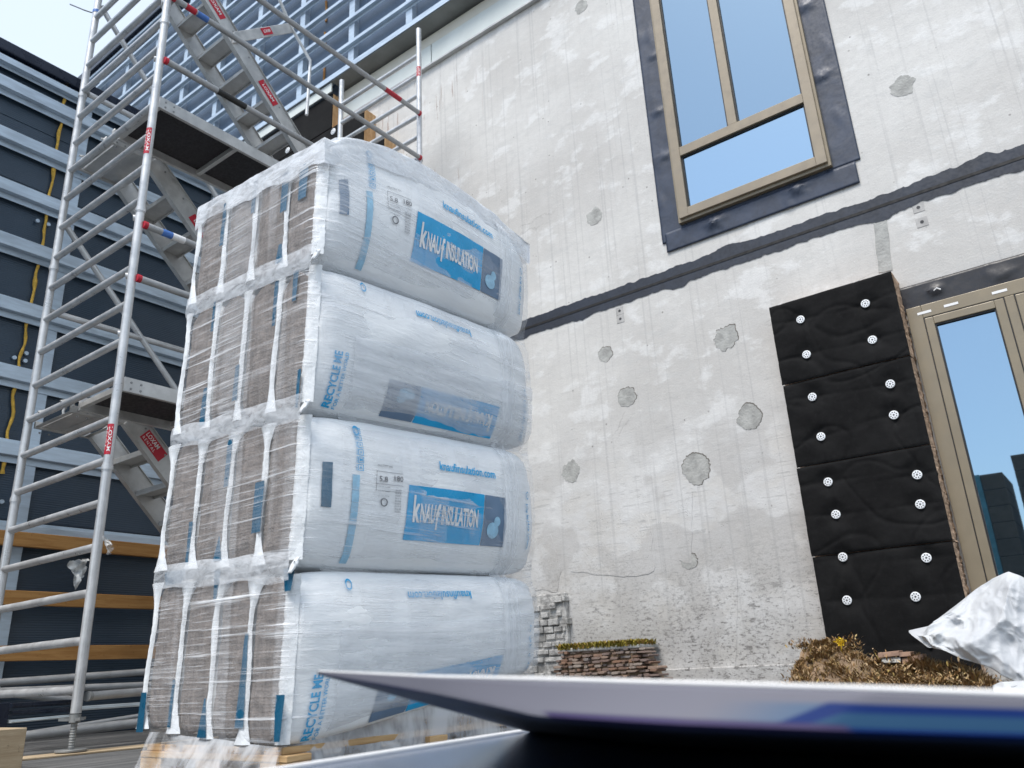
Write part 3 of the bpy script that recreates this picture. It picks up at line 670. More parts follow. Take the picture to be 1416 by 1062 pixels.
for z in (5.85, 5.265, 4.63, 3.15, 2.72):
    b_ = brace((XR+.03, YN+.03, z), (XR+.03, YF-.03, z+.03), mat='galvtube')
    def band(y0, y1, mat, name):
        r = .0265; t = (y0-YN)/(YF-YN); zz_ = z+.03*t
        part(MB().tube([(XR+.03, y0, zz_), (XR+.03, y1, z+.03*(y1-YN)/(YF-YN))], r, 14), name, MAT[mat], b_, smooth=40)
    if z == 5.265: band(2.60, 2.69, 'red', 'sticker'); band(2.70, 2.80, 'blueink', 'sticker')
    if z == 4.63: band(2.95, 3.22, 'blacktape', 'sticker')
    if z == 3.15: band(2.62, 2.70, 'blueink', 'sticker'); band(2.70, 2.80, 'white', 'sticker')
    if z == 5.85: band(4.85, 5.08, 'red', 'sticker')
for z in (5.05, 2.89): brace((XL, YN+.03, z), (XL, YF-.03, z+.02), False)
brace((XL, YN+.04, 3.69), (XL, YF-.3, .95), False); brace((XL, YN+.04, 6.04), (XL, YF-.3, 3.3), False)
brace((XR, YN+.06, -.03), (XL, YF-.05, .02), False, 'galvtube')
# decks
def deck(x0, x1, y0, y1, z, name='platform', mat='deckply', hh=.10):
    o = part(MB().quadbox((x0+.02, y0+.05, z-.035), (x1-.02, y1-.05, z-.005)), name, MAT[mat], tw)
    for x in (x0, x1): part(MB().quadbox((x-.014, y0, z-hh), (x+.014, y1, z+.003)), 'side_rail', MAT['aluflat'], o, bevel=.003)
    n = max(2, int((y1-y0)/.9)+1)
    for i in range(n+1):
        y = y0+.02+(y1-y0-.04)*i/n; part(MB().quadbox((x0+.0145, y-.018, z-.8*hh), (x1-.0145, y+.018, z-.036)), 'cross_member', MAT['aluflat'], o, bevel=.002)
    for x in (x0, x1):
        for y in (y0, y1):
            s = 1 if y == y0 else -1
            part(MB().tube([(x, y-.03*s, z-.02), (x, y-.045*s, z-.05), (x, y-.04*s, z-.075)], .010, 8), 'deck_hook', MAT['aluflat'], o, smooth=40)
    mb = MB()
    for x, sx in ((x0, -1), (x1, 1)):
        for dy in (.05, .12):
            for dz in (-.03, -.075): mb.tube([(x+.0135*sx, y0+dy, z+dz), (x+.0175*sx, y0+dy, z+dz)], .008, 8)
    part(mb, 'rivets', MAT['steel'], o)
    return o
for z in (4.345, 2.005):
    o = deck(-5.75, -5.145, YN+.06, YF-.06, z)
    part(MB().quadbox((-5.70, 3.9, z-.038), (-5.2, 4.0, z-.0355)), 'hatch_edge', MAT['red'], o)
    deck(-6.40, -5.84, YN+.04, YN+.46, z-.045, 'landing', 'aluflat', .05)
# stairs
def lab(parent, p, d, nrm, L, H, words):
    """red rental label: centre p, direction d, normal nrm"""
    d = Vector(d).normalized(); nrm = Vector(nrm).normalized(); up = nrm.cross(d); p = Vector(p)
    fn0 = lambda u, v, e=.0015: p + d*(u-.5)*L + up*(v-.5)*H + nrm*e
    o = part(MB().grid(lambda u, v: fn0(u, v), 1, 1), 'label', MAT['red'], parent, solid=.001)
    mb = MB(); 
    if len(words) == 1: put_text(mb, words[0], lambda u, v: fn0(u, v, .003), (.16, .30, .84, .74), .012)
    else:
        put_text(mb, words[0], lambda u, v: fn0(u, v, .003), (.06, .50, .66, .88), .014); put_text(mb, words[1], lambda u, v: fn0(u, v, .003), (.06, .12, .66, .36), .004, space=1.4)
    part(mb, 'lettering', MAT['white'], o, fix=False)
    return o
def flight(y0, z0, y1, z1, labels, words):
    d = Vector((0, y1-y0, z1-z0)).normalized(); up = Vector((0, -d.z, d.y)); up = up if up.z > 0 else -up
    stair = None
    for x in (-6.33, -5.83):
        a = Vector((x, y0, z0)); b_ = Vector((x, y1, z1))
        o = part(MB().obox(a, b_, (.012, 0, 0), up*.088), 'stringer', MAT['aluflat'], stair or tw, bevel=.004)
        # flange lips
        part(MB().obox(a+Vector((0, 0, 0))-up*.086, b_-up*.086, (.026, 0, 0), up*.0025).obox(a+up*.0905, b_+up*.0905, (.026, 0, 0), up*.0025), 'stringer_flange', MAT['aluflat'], o)
        if x > -6: 
            stair = o
            for t in labels: lab(o, a.lerp(b_, t)+Vector((.0125, 0, 0))+up*.01, d, (1, 0, 0), .27 if len(words) == 1 else .24, .085 if len(words) == 1 else .10, words)
            mb = MB()
            for i in range(12):
                q = a.lerp(b_, .04+.08*i); mb.tube([q+Vector((.0125, 0, 0))+up*.04, q+Vector((.0155, 0, 0))+up*.04], .009, 8)
            part(mb, 'rivets', MAT['steel'], o)
    n = max(2, int(round(abs(z1-z0)/.235)))
    for i in range(1, n):
        t = i/n; y = y0+(y1-y0)*t; z = z0+(z1-z0)*t
        mb = MB().quadbox((-6.317, y-.09, z-.012), (-5.843, y+.075, z+.012)).quadbox((-6.317, y-.092, z-.035), (-5.843, y-.084, z-.0125)).quadbox((-6.317, y+.067, z-.035), (-5.843, y+.075, z-.0125))
        part(mb, 'tread', MAT['aluflat'], stair or tw, bevel=.002)
    return stair
st = flight(2.78, 6.74, 5.25, 4.42, (.20, .47, .72), ['LOXAM'])
flight(2.86, 4.26, 5.22, 2.06, (.21,), ['LOXAM'])
flight(2.95, 1.96, 5.2, -.28, (.085, .5), ['LOXAM', 'RENTAL'])
# handrail plate and bent rail of the top flight
pa, pb = at(322, 52, 0, -5.80), at(406, 38, 0, -5.80)
hp = part(MB().obox(pa, pb, (.008, 0, 0), (0, .0, .07)), 'handrail_plate', MAT['aluflat'], tw, bevel=.004)
lab(hp, at(369, 43, 0, -5.79), (pb-pa), (1, 0, 0), .15, .075, ['LOXAM'])
part(MB().tube([at(q, r_, 0, -5.79) for q, r_ in ((380,-15),(404,40),(429,84),(428.5,95),(424,159))], .017, 12), 'handrail', MAT['alu'], tw, smooth=60)
# stickers wrapped on the near posts
def wrap(x, y, z0, z1, mat, a0=-2.6, a1=-.2, r=.0308):
    o = part(MB().grid(lambda u, v: (x+r*math.cos(a0+(a1-a0)*u), y+r*math.sin(a0+(a1-a0)*u), z0+(z1-z0)*v), 10, 1), 'sticker', MAT[mat], tw, smooth=60)
    mb = MB(); r2 = r+.0008
    put_text(mb, 'LOXAM', lambda u, v: (x+r2*math.cos(a0+(a1-a0)*v), y+r2*math.sin(a0+(a1-a0)*v), z1+(z0-z1)*u), (.1, .62, .9, .92), .02)
    put_text(mb, 'RENTAL', lambda u, v: (x+r2*math.cos(a0+(a1-a0)*v), y+r2*math.sin(a0+(a1-a0)*v), z1+(z0-z1)*u), (.1, .2, .9, .5), .02)
    part(mb, 'lettering', MAT['white'], o, fix=False)
zA = [at(208, y, 1, YN).z for y in (180, 212)]; wrap(XR, YN, zA[1], zA[0], 'red')
zA = [at(155, y, 1, YN).z for y in (588, 628)]; wrap(XR, YN, zA[1], zA[0], 'red')
zA = [at(581, y, 1, YF).z for y in (93, 106)]; wrap(XR, YF, zA[1], zA[0], 'red')
# couplers on the near frame
for px, py in ((193,385),(205,306),(168,460),(219,80),(230,3)):
    z = at(px, py, 0, XR).z; mb = MB()
    mb.tube([(XR-.035, YN-.03, z), (XR-.005, YN+.03, z+.01)], .022, 10); part(mb, 'coupler', MAT['alu'], tw, smooth=40)
for z in (4.235, 1.965):
    for x in (-6.2, -5.85): part(MB().tube([(x, YN-.028, z+.012), (x, YN, z+.028), (x, YN+.03, z+.012)], .010, 8), 'coupler', MAT['aluflat'], tw, smooth=40)
p = at(131, 20, 1, YN); part(MB().tube([(p.x, YN-.03, p.z), (p.x-.12, YN-.05, p.z+.09), at(97, 6, 1, YN-.06)], .006, 6), 'cable_tie', MAT['blacktape'], tw)
part(MB().tube([(XL, YN, p.z-.01), (XL, YN, p.z+.02)], .034, 12), 'tie_band', MAT['blueink'], tw)

# ================================================================== WRAPPED STACK
SX0, SY0, SY1 = -2.268, 1.80, 3.17
WID, NC = .845, 4
znear = [-.215, .367, .932, 1.535, 2.07]; zfar = [-.03, .42, 1.03, 1.64, 2.22]
A_ = WID/NC/2
def zl(k, u, j): return znear[k]*(1-u)+zfar[k]*u + .016*j + (.11*math.sin(math.pi*min(1, max(0, u))**.62) if k == 4 else 0)
def endr(u, out): return 1-(.02 if not out else .15*abs(2*u-1)**13 if u < .5 else .38*max(0, (u-.80)/.20)**2.2)
def sec(s, n=6.0): return (1-min(1, abs(s))**n)**(1/n)
def bagpt(k, j, u, s, side=1, e=0.0):
    """point on the long side of pack (layer k, column j): u along, s -1..1 in height"""
    za, zb = zl(k, u, j)+.004, zl(k+1, u, j)-.004; zm, H = (za+zb)/2, (zb-za)/2
    xc = SX0-A_*(2*j+1)
    bul = (.045 if (j == 0 and side > 0) or (j == NC-1 and side < 0) else .0)*(1-s*s)*(1-.5*abs(2*u-1)**3)
    wr = .0035*N((u*5+k*3, s*2.4, j+k*7)) + .0022*N((u*26+k, s*9, j*3+k)) + .016*N((u*2.2+k*9, s*1.3+k, 3)) + .006*max(0, N((u*7+k*4, s*3, 8))) + (.006*N((u*4, s*22, k)) if u > .8 else 0) if side > 0 and j == 0 else 0
    nv = Vector((side*(abs(sec(s))**1.6+.02), 0, s*abs(s)**2.3)); nv.normalize()
    p = Vector((xc + side*((A_-.003)*sec(s)*endr(u, (j == 0 and side > 0) or (j == NC-1 and side < 0))+bul+wr), SY0+(SY1-SY0)*u, zm + s*H*(1-(.05 if u < .5 else .12)*abs(2*u-1)**10)))
    return p + nv*e
NAMES = ['bottom', 'second', 'third', 'top']
PRINT = ['lower corner pack of the wrapped stack printed upside down, partly hidden by the blurred sheet',
         'corner pack with the brightest upright blue logo panel, third down in the wrapped stack',
         'corner pack second down in the stack, its blue logo upside down along the fold',
         'topmost corner pack of the wrapped stack, upright blue logo panel seen under wrinkled film']
POSW = [None, 'second', 'third', 'leftmost']
def teal_strip(mb, k, j, x0, x1, z0, z1, y):
    mb.poly([(x0, y, z0+.02), (x1, y+.001, z0), (x1+.004, y, z1), (x0+.006, y, z1-.01)])
for k in range(4):
    for j in range(NC):
        lbl = PRINT[k] if j == 0 else '%s brown ended pack from the corner in the %s layer of the stack' % ({1: 'second', 2: 'third', 3: 'farthest'}[j], NAMES[k] if k in (0, 3) else {1: 'second lowest', 2: 'second highest'}[k])
        pk = empty('insulation_pack', (SX0-A_*(2*j+1), (SY0+SY1)/2, zl(k, .5, j)), lbl, 'insulation pack', 'insulation packs in the wrapped stack')
        nu, ns = (70, 34) if j == 0 else (24, 22)
        mb = MB()
        def ring_pt(u, t):
            # t 0..1 around: right side up, left side down
            if t < .5: s = -math.cos(t*2*math.pi); return bagpt(k, j, u, s, 1)
            s = -math.cos((1-t)*2*math.pi); return bagpt(k, j, u, s, -1)
        us = [(1-math.cos(math.pi*i/nu))/2 for i in range(nu+1)]
        kk = len(mb.v); nt_ = 2*ns
        for u in us:
            for i in range(nt_): mb.v.append(tuple(ring_pt(u, i/nt_)))
        for a in range(nu):
            for i in range(nt_):
                i2 = (i+1) % nt_; mb.f.append((kk+a*nt_+i, kk+a*nt_+i2, kk+(a+1)*nt_+i2, kk+(a+1)*nt_+i))
        for a, sg in ((0, -1), (nu, 1)):      # pillowed end caps
            base = kk+a*nt_; prev = [base+i for i in range(nt_)]
            cx = sum(mb.v[i][0] for i in prev)/nt_; cz = sum(mb.v[i][2] for i in prev)/nt_; cy = mb.v[base][1]
            for sc, dy in ((.93, .012), (.75, .018), (.4, .021)):
                cur = []
                for i in range(nt_):
                    q = mb.v[base+i]; cur.append(len(mb.v)); mb.v.append((cx+(q[0]-cx)*sc, cy+sg*dy, cz+(q[2]-cz)*sc))
                for i in range(nt_): mb.f.append((prev[i], prev[(i+1) % nt_], cur[(i+1) % nt_], cur[i]))
                prev = cur
            mb.f.append(tuple(prev))
        part(mb, 'wrapper', MAT['bag'], pk, smooth=50)
        # open wool end seen through the end of the wrapper
        za, zb = zl(k, 0, j)+.02, zl(k+1, 0, j)-.02; zm, H = (za+zb)/2, (zb-za)/2; xc = SX0-A_*(2*j+1)
        sd_ = k*10+j
        tight = .80 if k else .84
        def half(s, side):
            a = .088*(1-.10*abs(N((s*1.5, sd_, side))))
            top = .92+.06*N((sd_, 3, side)); rr = .26 if k in (0, 2) else .14
            lim = 1-max(0, (abs(s)-(1-rr))/rr)**2.4*(.75 if s > 0 else .55)
            return a*lim + .003*N((s*9, sd_, side+4)) + (.0015*N((s*40, sd_, side)))
        def wfn(u, v):
            s = -1+2*v; z = zm+s*H*.975
            hl, hr = half(s, -1), half(s, 1); x = xc-hl+(hl+hr)*u
            if j == 0: x = xc-.016+(x-xc)*.90
            return (x, SY0-.0265-.016*math.sin(math.pi*u)*(1-s**6)-.004*N((x*30, z*30, sd_))-.003*N((x*80, z*12, sd_)), z+.008*N((u*3, s*2, sd_))*abs(s))
        part(MB().grid(wfn, 24, 56), 'wool_end', MAT['wool'], pk, smooth=60, solid=.006)
        # white folds of the wrapper between the open ends
        for bs, on in ((-1, True), (1, j == 0)):
            if not on: continue
            xb_ = xc+bs*A_
            def rib(u, v):
                s = -1+2*v; wd = .0135+.009*N((s*1.6, sd_, 5+bs))+.075*max(0, abs(s)-.6)**1.5*(1.7 if k in (0, 1) else 1.1)
                if j == 0 and bs > 0: return (xb_-.050+.050*u+.006*N((s*2, sd_, 3)), SY0-.034-.008*math.sin(math.pi*u)+.022*u*u-.004*N((u*3, s*14, sd_)), zm+s*H*.985)
                return (xb_+(u-.5)*2*wd+.012*N((s*1.2, sd_, 9)), SY0-.041-.010*math.sin(math.pi*u)-.003*N((u*4, s*13, sd_)), zm+s*H*.99)
            part(MB().grid(rib, 8, 40), 'wrapper_fold', MAT['bag'], pk, smooth=60)
        # teal printed slivers on the folds of the wrapper end
        mb = MB(); rnd = random.Random(k*17+j*5+3)
        x1 = xc+A_; y = SY0-.030
        def sliver(za_, zb_, w0, w1, xo):
            n_ = 8
            part(MB().grid(lambda u, v: (xo+(u-.5)*(w0*(1-v)+w1*v)*1.6+.003*N((v*4, sd_, 2)), y-.0245+.004*abs(u-.5), za_+(zb_-za_)*v), 3, n_), 'teal_print', MAT['teal'], pk, smooth=60)
        spec = {(3,0): [(.55,.85,.03,.035,0)], (3,1): [(.50,.85,.024,.03,.9),(.06,.22,.03,.012,.9)], (3,2): [(.62,.92,.016,.02,.9)], (3,3): [(.45,.85,.016,.016,.9)],
                (2,0): [(.0,.25,.01,.012,.6),(.74,.95,.014,.02,.0)], (2,1): [(.60,.92,.012,.016,.9)], (2,2): [(.15,.40,.02,.016,.9)], (2,3): [(.03,.30,.024,.016,.9),(.72,.95,.012,.01,.9)],
                (1,1): [(.22,.55,.032,.034,.9)], (1,2): [(.55,.88,.018,.02,.9),(.06,.22,.034,.004,.8)], (1,3): [(.06,.34,.012,.016,.9)],
                (0,0): [(.06,.30,.018,.03,.85),(.86,.99,.02,.04,.85)], (0,1): [(.10,.62,.030,.012,.9),], (0,2): [(.02,.24,.034,.006,.9),(.82,1.0,.012,.026,.9)], (0,3): [(.05,.33,.014,.012,.9),(.93,1.02,.07,.09,.2),(.02,.26,.03,.024,-.95)]}.get((k, j), [])
        for fa, fb, w0, w1, xo in spec:
            sliver(zl(k, 0, j)+(zl(k+1, 0, j)-zl(k, 0, j))*fa, zl(k, 0, j)+(zl(k+1, 0, j)-zl(k, 0, j))*fb, w0, w1, xc+A_*xo)

        # knotted gather of film at the seams
        if j == 0:
            flip = k in (0, 2)
            Ht = lambda v: -1+2*v
            def face(u, v, e=.004):
                if flip: u, v = 1.0-u+.02, 1-v
                return bagpt(k, j, min(max(u, 0), 1), max(-.985, min(.985, Ht(v))), 1, e)
            L_ = SY1-SY0
            # logo panel
            if not flip: u0, u1, v0, v1 = (2.237-SY0)/L_, (2.88-SY0)/L_, .19, .565
            else: u0, u1, v0, v1 = .245, .775, .72, .965
            uc = u0+(u1-u0)*.74
            lp = part(MB().grid(lambda a, b_: face(u0+(uc-u0)*a + .012*b_, v0+(v1-v0)*b_, .0035), 24, 12), 'logo_panel', MAT['cyan'], pk, smooth=60, fix=False)
            sp_ = part(MB().grid(lambda a, b_: face(uc+.004+.012*b_+(u1-uc-.004)*a, v0+(v1-v0)*b_, .0035), 10, 12), 'logo_side_panel', MAT['slate'], pk, smooth=60, fix=False)
            mb = MB(); uw = uc-u0; vh = v1-v0; ff = lambda a, b_: face(a, b_, .0062)
            ub, vb = u0+uw*.08, v0+vh*.32
            put_text(mb, 'k', ff, (ub, vb, ub+uw*.085, vb+vh*.50), .035, .1)
            put_text(mb, 'NAU', ff, (ub+uw*.09, vb, ub+uw*.285, vb+vh*.36), .03, .08, .95)
            put_text(mb, 'f', ff, (ub+uw*.29, vb-vh*.10, ub+uw*.345, vb+vh*.38), .03, .1)
            put_text(mb, 'INSULATION', ff, (ub+uw*.362, vb, ub+uw*.86, vb+vh*.36), .028, .08, .92)
            part(mb, 'wordmark', MAT['white'], lp, fix=False)
            mb = MB(); mb.grid(lambda a, b_: face(uc+(u1-uc)*(.45+.25*math.cos(a*6.283)*b_), v0+vh*(.30+.16*math.sin(a*6.283)*b_), .0062), 12, 2)
            mb.grid(lambda a, b_: face(uc+(u1-uc)*(.62+.13*math.cos(a*6.283)*b_), v0+vh*(.48+.10*math.sin(a*6.283)*b_), .0066), 12, 2)
            part(mb, 'emblem', MAT['pale_cyan'], sp_, fix=False)
            # web address
            mb = MB(); uu0, uu1, vv = ((2.43-SY0)/L_, (2.815-SY0)/L_, .70) if not flip else (.385, .66, .20)
            if flip: uu0, uu1, vv = .385, .665, .185-.0
            if flip: vv = .14
            va, vb_ = (vv, vv+.055)
            if flip: va, vb_ = .165+.0, .22
            # on flipped packs the panel sits on the far side of the fold, the address near the top fold
            if flip: va, vb_ = .135, .19
            put_text(mb, 'knaufinsulation.com', ff, (uu0, va, uu1, vb_+.012), .022) if not flip else put_text(mb, 'knaufinsulation.com', ff, (.40, .15, .67, .215), .022)
            part(mb, 'web_address', MAT['cyan'], pk, fix=False)
            # data block
            if not flip:
                mb = MB(); t0, t1 = (2.075-SY0)/L_, (2.215-SY0)/L_
                put_text(mb, '5,8', ff, (t0+.01, .555, t0+.042, .60), .01); put_text(mb, '180', ff, (t1-.035, .575, t1, .615), .01)
                put_text(mb, 'MULTIFIT 035', ff, (t0+.005, .665, t0+.06, .68), .0)
                for a_, b2, c_, d_ in ((t0, .63, t1, .633), (t0, .545, t1, .547), (t0, .50, t1, .502), (t0, .50, t0+.0015, .63)):
                    mb.grid(lambda a, b_: ff(a_+(c_-a_)*a, b2+(d_-b2)*b_), 6, 1)
                for q in range(9): 
                    vv_ = .515-.018*q; put_text(mb, 'lll il lll li ll'[:9+q % 3*2], ff, (t1-.028, vv_-.006, t1-.006, vv_+.004), .01)
                for q in range(3): put_text(mb, 'm2 / mm  lambda', ff, (t0+.008, .525-.03*q, t0+.05, .533-.03*q))
                mb.grid(lambda a, b_: ff(t0+.032+(.010+.004*b_)*math.cos(a*6.283), .425+(.022+.008*b_)*math.sin(a*6.283)), 16, 1)
                part(mb, 'data_block', MAT['greyink'], pk, fix=False)
                # row of icons and dotted strip near the end
                mb = MB(); i0, i1 = (1.985-SY0)/L_, (2.012-SY0)/L_
                for q in range(6):
                    a0, b0 = .62+.052*q, .662+.052*q
                    for r4 in ((i0, a0, i1, a0+.004), (i0, b0-.004, i1, b0), (i0, a0, i0+.002, b0), (i1-.002, a0, i1, b0)):
                        mb.grid(lambda a, b_: ff(r4[0]+(r4[2]-r4[0])*a, r4[1]+(r4[3]-r4[1])*b_), 2, 1)
                    put_text(mb, 'AMVXKT'[q], ff, (i0+.005, a0+.010, i1-.005, b0-.010), .01)
                    put_text(mb, 'IIIIIIIIIIII', lambda a, b_: ff(i0-.006+.004*b_, a0+.042*a), (0, 0, 1, 1))
                part(mb, 'pictograms', MAT['cyan'], pk, fix=False)
                mb = MB(); mb.grid(lambda a, b_: face((1.962-SY0)/L_+.024*a-.0*b_, .03+.56*b_, .0045), 2, 24)
                part(mb, 'dotted_strip', MAT['pale_cyan'], pk, fix=False, smooth=60)
                mb = MB(); mb.grid(lambda a, b_: face(.025+.030*a, .36+.30*b_, .004), 2, 10)
                part(mb, 'edge_label', MAT['slate'] if k == 3 else MAT['teal'], pk, fix=False, smooth=60)
            else:
                # recycling slogan reading up along the near end
                raw = lambda u, s, e=.006: bagpt(k, j, u, s, 1, e)
                mb = MB()
                put_text(mb, 'RECYCLE ME', lambda a, b_: raw(.022+.020*b_+.006*a, -.97+1.0*a), (0, 0, .86, 1), .03) if False else put_text(mb, 'RECYCLE ME', lambda a, b_: raw(.055-.026*b_+.010*a, -.95+.72*a), (0, 0, 1, 1), .03)
                put_text(mb, 'FOR A BETTER WORLD', lambda a, b_: raw(.074-.012*b_+.010*a, -.95+.72*a), (0, 0, 1, 1), .012)
                part(mb, 'slogan', MAT['cyan'], pk, fix=False)
            # far end print: round mark and vertical lettering
            mb = MB(); raw = lambda u, s, e=.006: bagpt(k, j, u, s, 1, e)
            put_text(mb, 'FOR BETTER WORK', lambda a, b_: raw(.955-.016*b_, .1-.75*a if not flip else -.2-.7*a), (0, 0, 1, 1), .02)
            mb.grid(lambda a, b_: raw(.955+(.007+.003*b_)*math.cos(a*6.283), (.25 if not flip else -.05)+(.05+.02*b_)*math.sin(a*6.283)), 16, 1)
            mb.grid(lambda a, b_: raw(.14+(.008+.003*b_)*math.cos(a*6.283), .80+(.05+.025*b_)*math.sin(a*6.283)), 16, 1)
            part(mb, 'end_print', MAT['cyan'], pk, fix=False)

# stretch film round the whole stack
film = empty('stretch_film', (SX0-WID/2, (SY0+SY1)/2, -.3), 'clear wrinkled stretch film wound round the whole stack of insulation packs', 'stretch film')
hx, hy = WID/2, (SY1-SY0)/2; fcx, fcy = SX0-hx, (SY0+SY1)/2
def zf(f, u, xf):          # f 0..4 in layers
    k = min(3, int(f)); t = f-k
    return (zl(k, u, xf*3)*(1-t)+zl(k+1, u, xf*3)*t)
def fring(t, f):
    """t 0..1 round the stack, f height in layers"""
    per = 2*(2*hx+2*hy); d = t*per
    if d < 2*hx: a = (-hx+d, -hy); nrm = (0, -1)
    elif d < 2*hx+2*hy: a = (hx, -hy+d-2*hx); nrm = (1, 0)
    elif d < 4*hx+2*hy: a = (hx-(d-2*hx-2*hy), hy); nrm = (0, 1)
    else: a = (-hx, hy-(d-4*hx-2*hy)); nrm = (-1, 0)
    fr = f-math.floor(f); dip = abs(fr-.5)*2
    r = .05+.03*dip**6
    x = max(-hx+r, min(hx-r, a[0])); y = max(-hy+r, min(hy-r, a[1]))
    dx, dy = a[0]-x, a[1]-y; l = math.hypot(dx, dy) or 1
    corner = l if (abs(dx) > 0 and abs(dy) > 0) else 0
    px, py = x+dx/l*r, y+dy/l*r
    off = .016
    s = 2*fr-1
    if nrm == (1, 0): off = .012 + .034*(1-s*s)*(1-.5*abs(a[1]/hy)**3) - .030*max(0, dip-.8)/.2 - .03*max(0, abs(s)-.72)/.28
    if nrm == (-1, 0): off = .004
    if nrm == (0, -1): off = .056 - .026*max(0, dip-.82)/.18
    w_ = .0035*N((a[0]*4, a[1]*4, f*17)) + .003*N((a[0]*1.5, a[1]*1.5, f*40)) + .003*N((a[0]*9, a[1]*9, f*3))
    return px+nrm[0]*(off+w_), py+nrm[1]*(off+w_), a
def ffn(u, v):
    f = .001+v*3.97
    x, y, a = fring(u % 1.0, max(0.001, min(3.98, f)) if f > 0 else .001)
    z = zf(max(0, min(3.999, f)), (a[1]+hy)/(2*hy), (hx-a[0])/(2*hx))
    if f < 0:
        z += f*.62; fl = -f/.22
        x += .05*fl*(1 if a[0] > hx*.9 else (-1 if a[0] < -hx*.9 else 0)) + .02*fl*N((a[0]*9, a[1]*9, 1)); y += (-.05*fl if a[1] < -hy*.9 else 0)+.02*fl*N((a[0]*11, a[1]*11, f*8))
    return (fcx+x, fcy+y, z)
mb = MB(); mb.grid(ffn, 260, 130); part(mb, 'side_film', MAT['film'], film, smooth=60)
def fold(u, v):
    d = (2*hx + (2*hy)*(.775+.085*u+.012*N((v*3, u*2, 4))))/(2*(2*hx+2*hy)); f = .02+3.93*v
    x, y, a = fring(d, f); z = zf(f, (a[1]+hy)/(2*hy), (hx-a[0])/(2*hx))
    return (fcx+x+.008+.006*math.sin(u*math.pi)+.005*N((u*9, v*4, 2)), fcy+y, z)
part(MB().grid(fold, 14, 120), 'film_fold', MAT['foldfilm'], film, smooth=60)
for f0, f1 in ((.02, .62), (1.98, 2.5)):
    def veil(u, v):
        d = (2*hx + 2*hy*(.10+.88*u))/(2*(2*hx+2*hy)); f = f0+(f1-f0)*v+.05*N((u*2.5, f0, 3))*v
        x, y, a = fring(d, f); z = zf(f, (a[1]+hy)/(2*hy), (hx-a[0])/(2*hx)); return (fcx+x+.007, fcy+y, z)
    part(MB().grid(veil, 50, 24), 'film_winding', MAT['veil'], film, smooth=60)
def skirt(u, v):
    x, y, a = fring(u % 1.0, .03)
    z = zf(.03, (a[1]+hy)/(2*hy), (hx-a[0])/(2*hx)); z = z*(1-v)+(GZ+.012)*v+.01*N((a[0]*6, a[1]*6, 1))*(1-v)
    k_ = 1+.045*v; w_ = .016*N((a[0]*5, a[1]*5, v*1.2))*v + .004*N((a[0]*22, a[1]*22, v*1.5))
    return (fcx+x*k_+w_, fcy+y*k_+w_-(.03*v if a[1] < 0 else 0), z)
part(MB().grid(skirt, 240, 24), 'film_skirt', MAT['skirt'], film, smooth=60)
def tfn(u, v):
    u, v = -.13+1.26*u, -.08+1.16*v
    du = max(0, -u, u-1)*2*hx; dv = max(0, -v, v-1)*2*hy
    uc_, vc_ = min(1, max(0, u)), min(1, max(0, v)); ed = min(uc_, 1-uc_, vc_*1.6, (1-vc_)*1.6)
    fo = min(.018, du+dv)
    x = -hx+2*hx*uc_ + (fo*.5+.010-.03*max(0, vc_-.8)/.2)*(1 if u > 1 else -1 if u < 0 else 0); y = -hy+2*hy*vc_ + (fo*.4+.048)*(1 if v > 1 else -1 if v < 0 else 0)
    dn = max(0, du+dv-.012)*1.15
    z = zl(4, vc_, (1-uc_)*3)+.022-.03*max(0, 1-ed/.05)**2 - dn*(1+.25*N((u*7, v*7, 2))) + .010*N((x*5, y*5, 3))*min(1, ed*9) + .006*abs(N((x*17, y*9, 5))) + .03*max(0, N((x*2, y*2, 8)))*min(1, ed*6)
    w2 = .006*N((x*11, y*11, z*5))
    return (fcx+x+w2*(abs(u-.5) > .5), fcy+y+w2*(abs(v-.5) > .5), z)
mb = MB(); mb.grid(tfn, 110, 130); part(mb, 'top_sheet', MAT['filmh'], film, smooth=60)
# gathered ridges of film along the layer joints of the end face
for k in range(1, 4):
    mb = MB()
    def gf(u, v):
        x = fcx-hx+.002+(2*hx-.006)*u; f = (hx*2-(x-fcx+hx))/(2*hx)*3
        z = zl(k, 0, f)+(v-.5)*(.095+.03*N((u*4, k, 1))) + .012*N((u*5, k*3, 2)) - (.02 if k == 4 else 0)
        return (x, SY0-.062-.004*math.sin(v*math.pi)-.003*N((u*6, v*2, k))-.001*N((u*30, v*2, k)), z)
    mb.grid(gf, 90, 10); part(mb, 'film_gather', MAT['filmw'], film, smooth=60)
# loose tufts where the film is twisted at the near corner
for k in range(1, 4):
    mb = MB(); c = Vector((SX0+.005, SY0-.03, zl(k, 0, 0)))
    def kf(u, v):
        t = u*6.283; r = (.028+.012*N((math.cos(t)*2, math.sin(t)*2, k*3+v*2)))*math.sin(math.pi*min(max(v, .04), .96))
        return (c.x+.03*(v-.5)+r*math.cos(t)*.7, c.y-.012+r*math.sin(t)*.6-.02*v, c.z+r*math.sin(t)+.02*(v-.5))
    mb.grid(kf, 18, 10); part(mb, 'film_knot', MAT['bag'], film, smooth=70)

# the whole stack leans a little towards the yard
for o in list(col.objects):
    if o.type == 'MESH' and o.parent and o.parent.name.split('.')[0] in ('insulation_pack', 'stretch_film') or (o.type == 'MESH' and o.parent and o.parent.parent and o.parent.parent.name.startswith('insulation_pack')):
        root = o.parent if o.parent.type == 'EMPTY' else o.parent.parent
        for v in o.data.vertices:
            zw = v.co.z+root.location.z; xw = v.co.x+root.location.x
            v.co.x += max(0, zw+.2)*(.030+.010*(xw-(SX0-WID))/WID)*(1-.35*max(0, v.co.y+root.location.y-2.4))
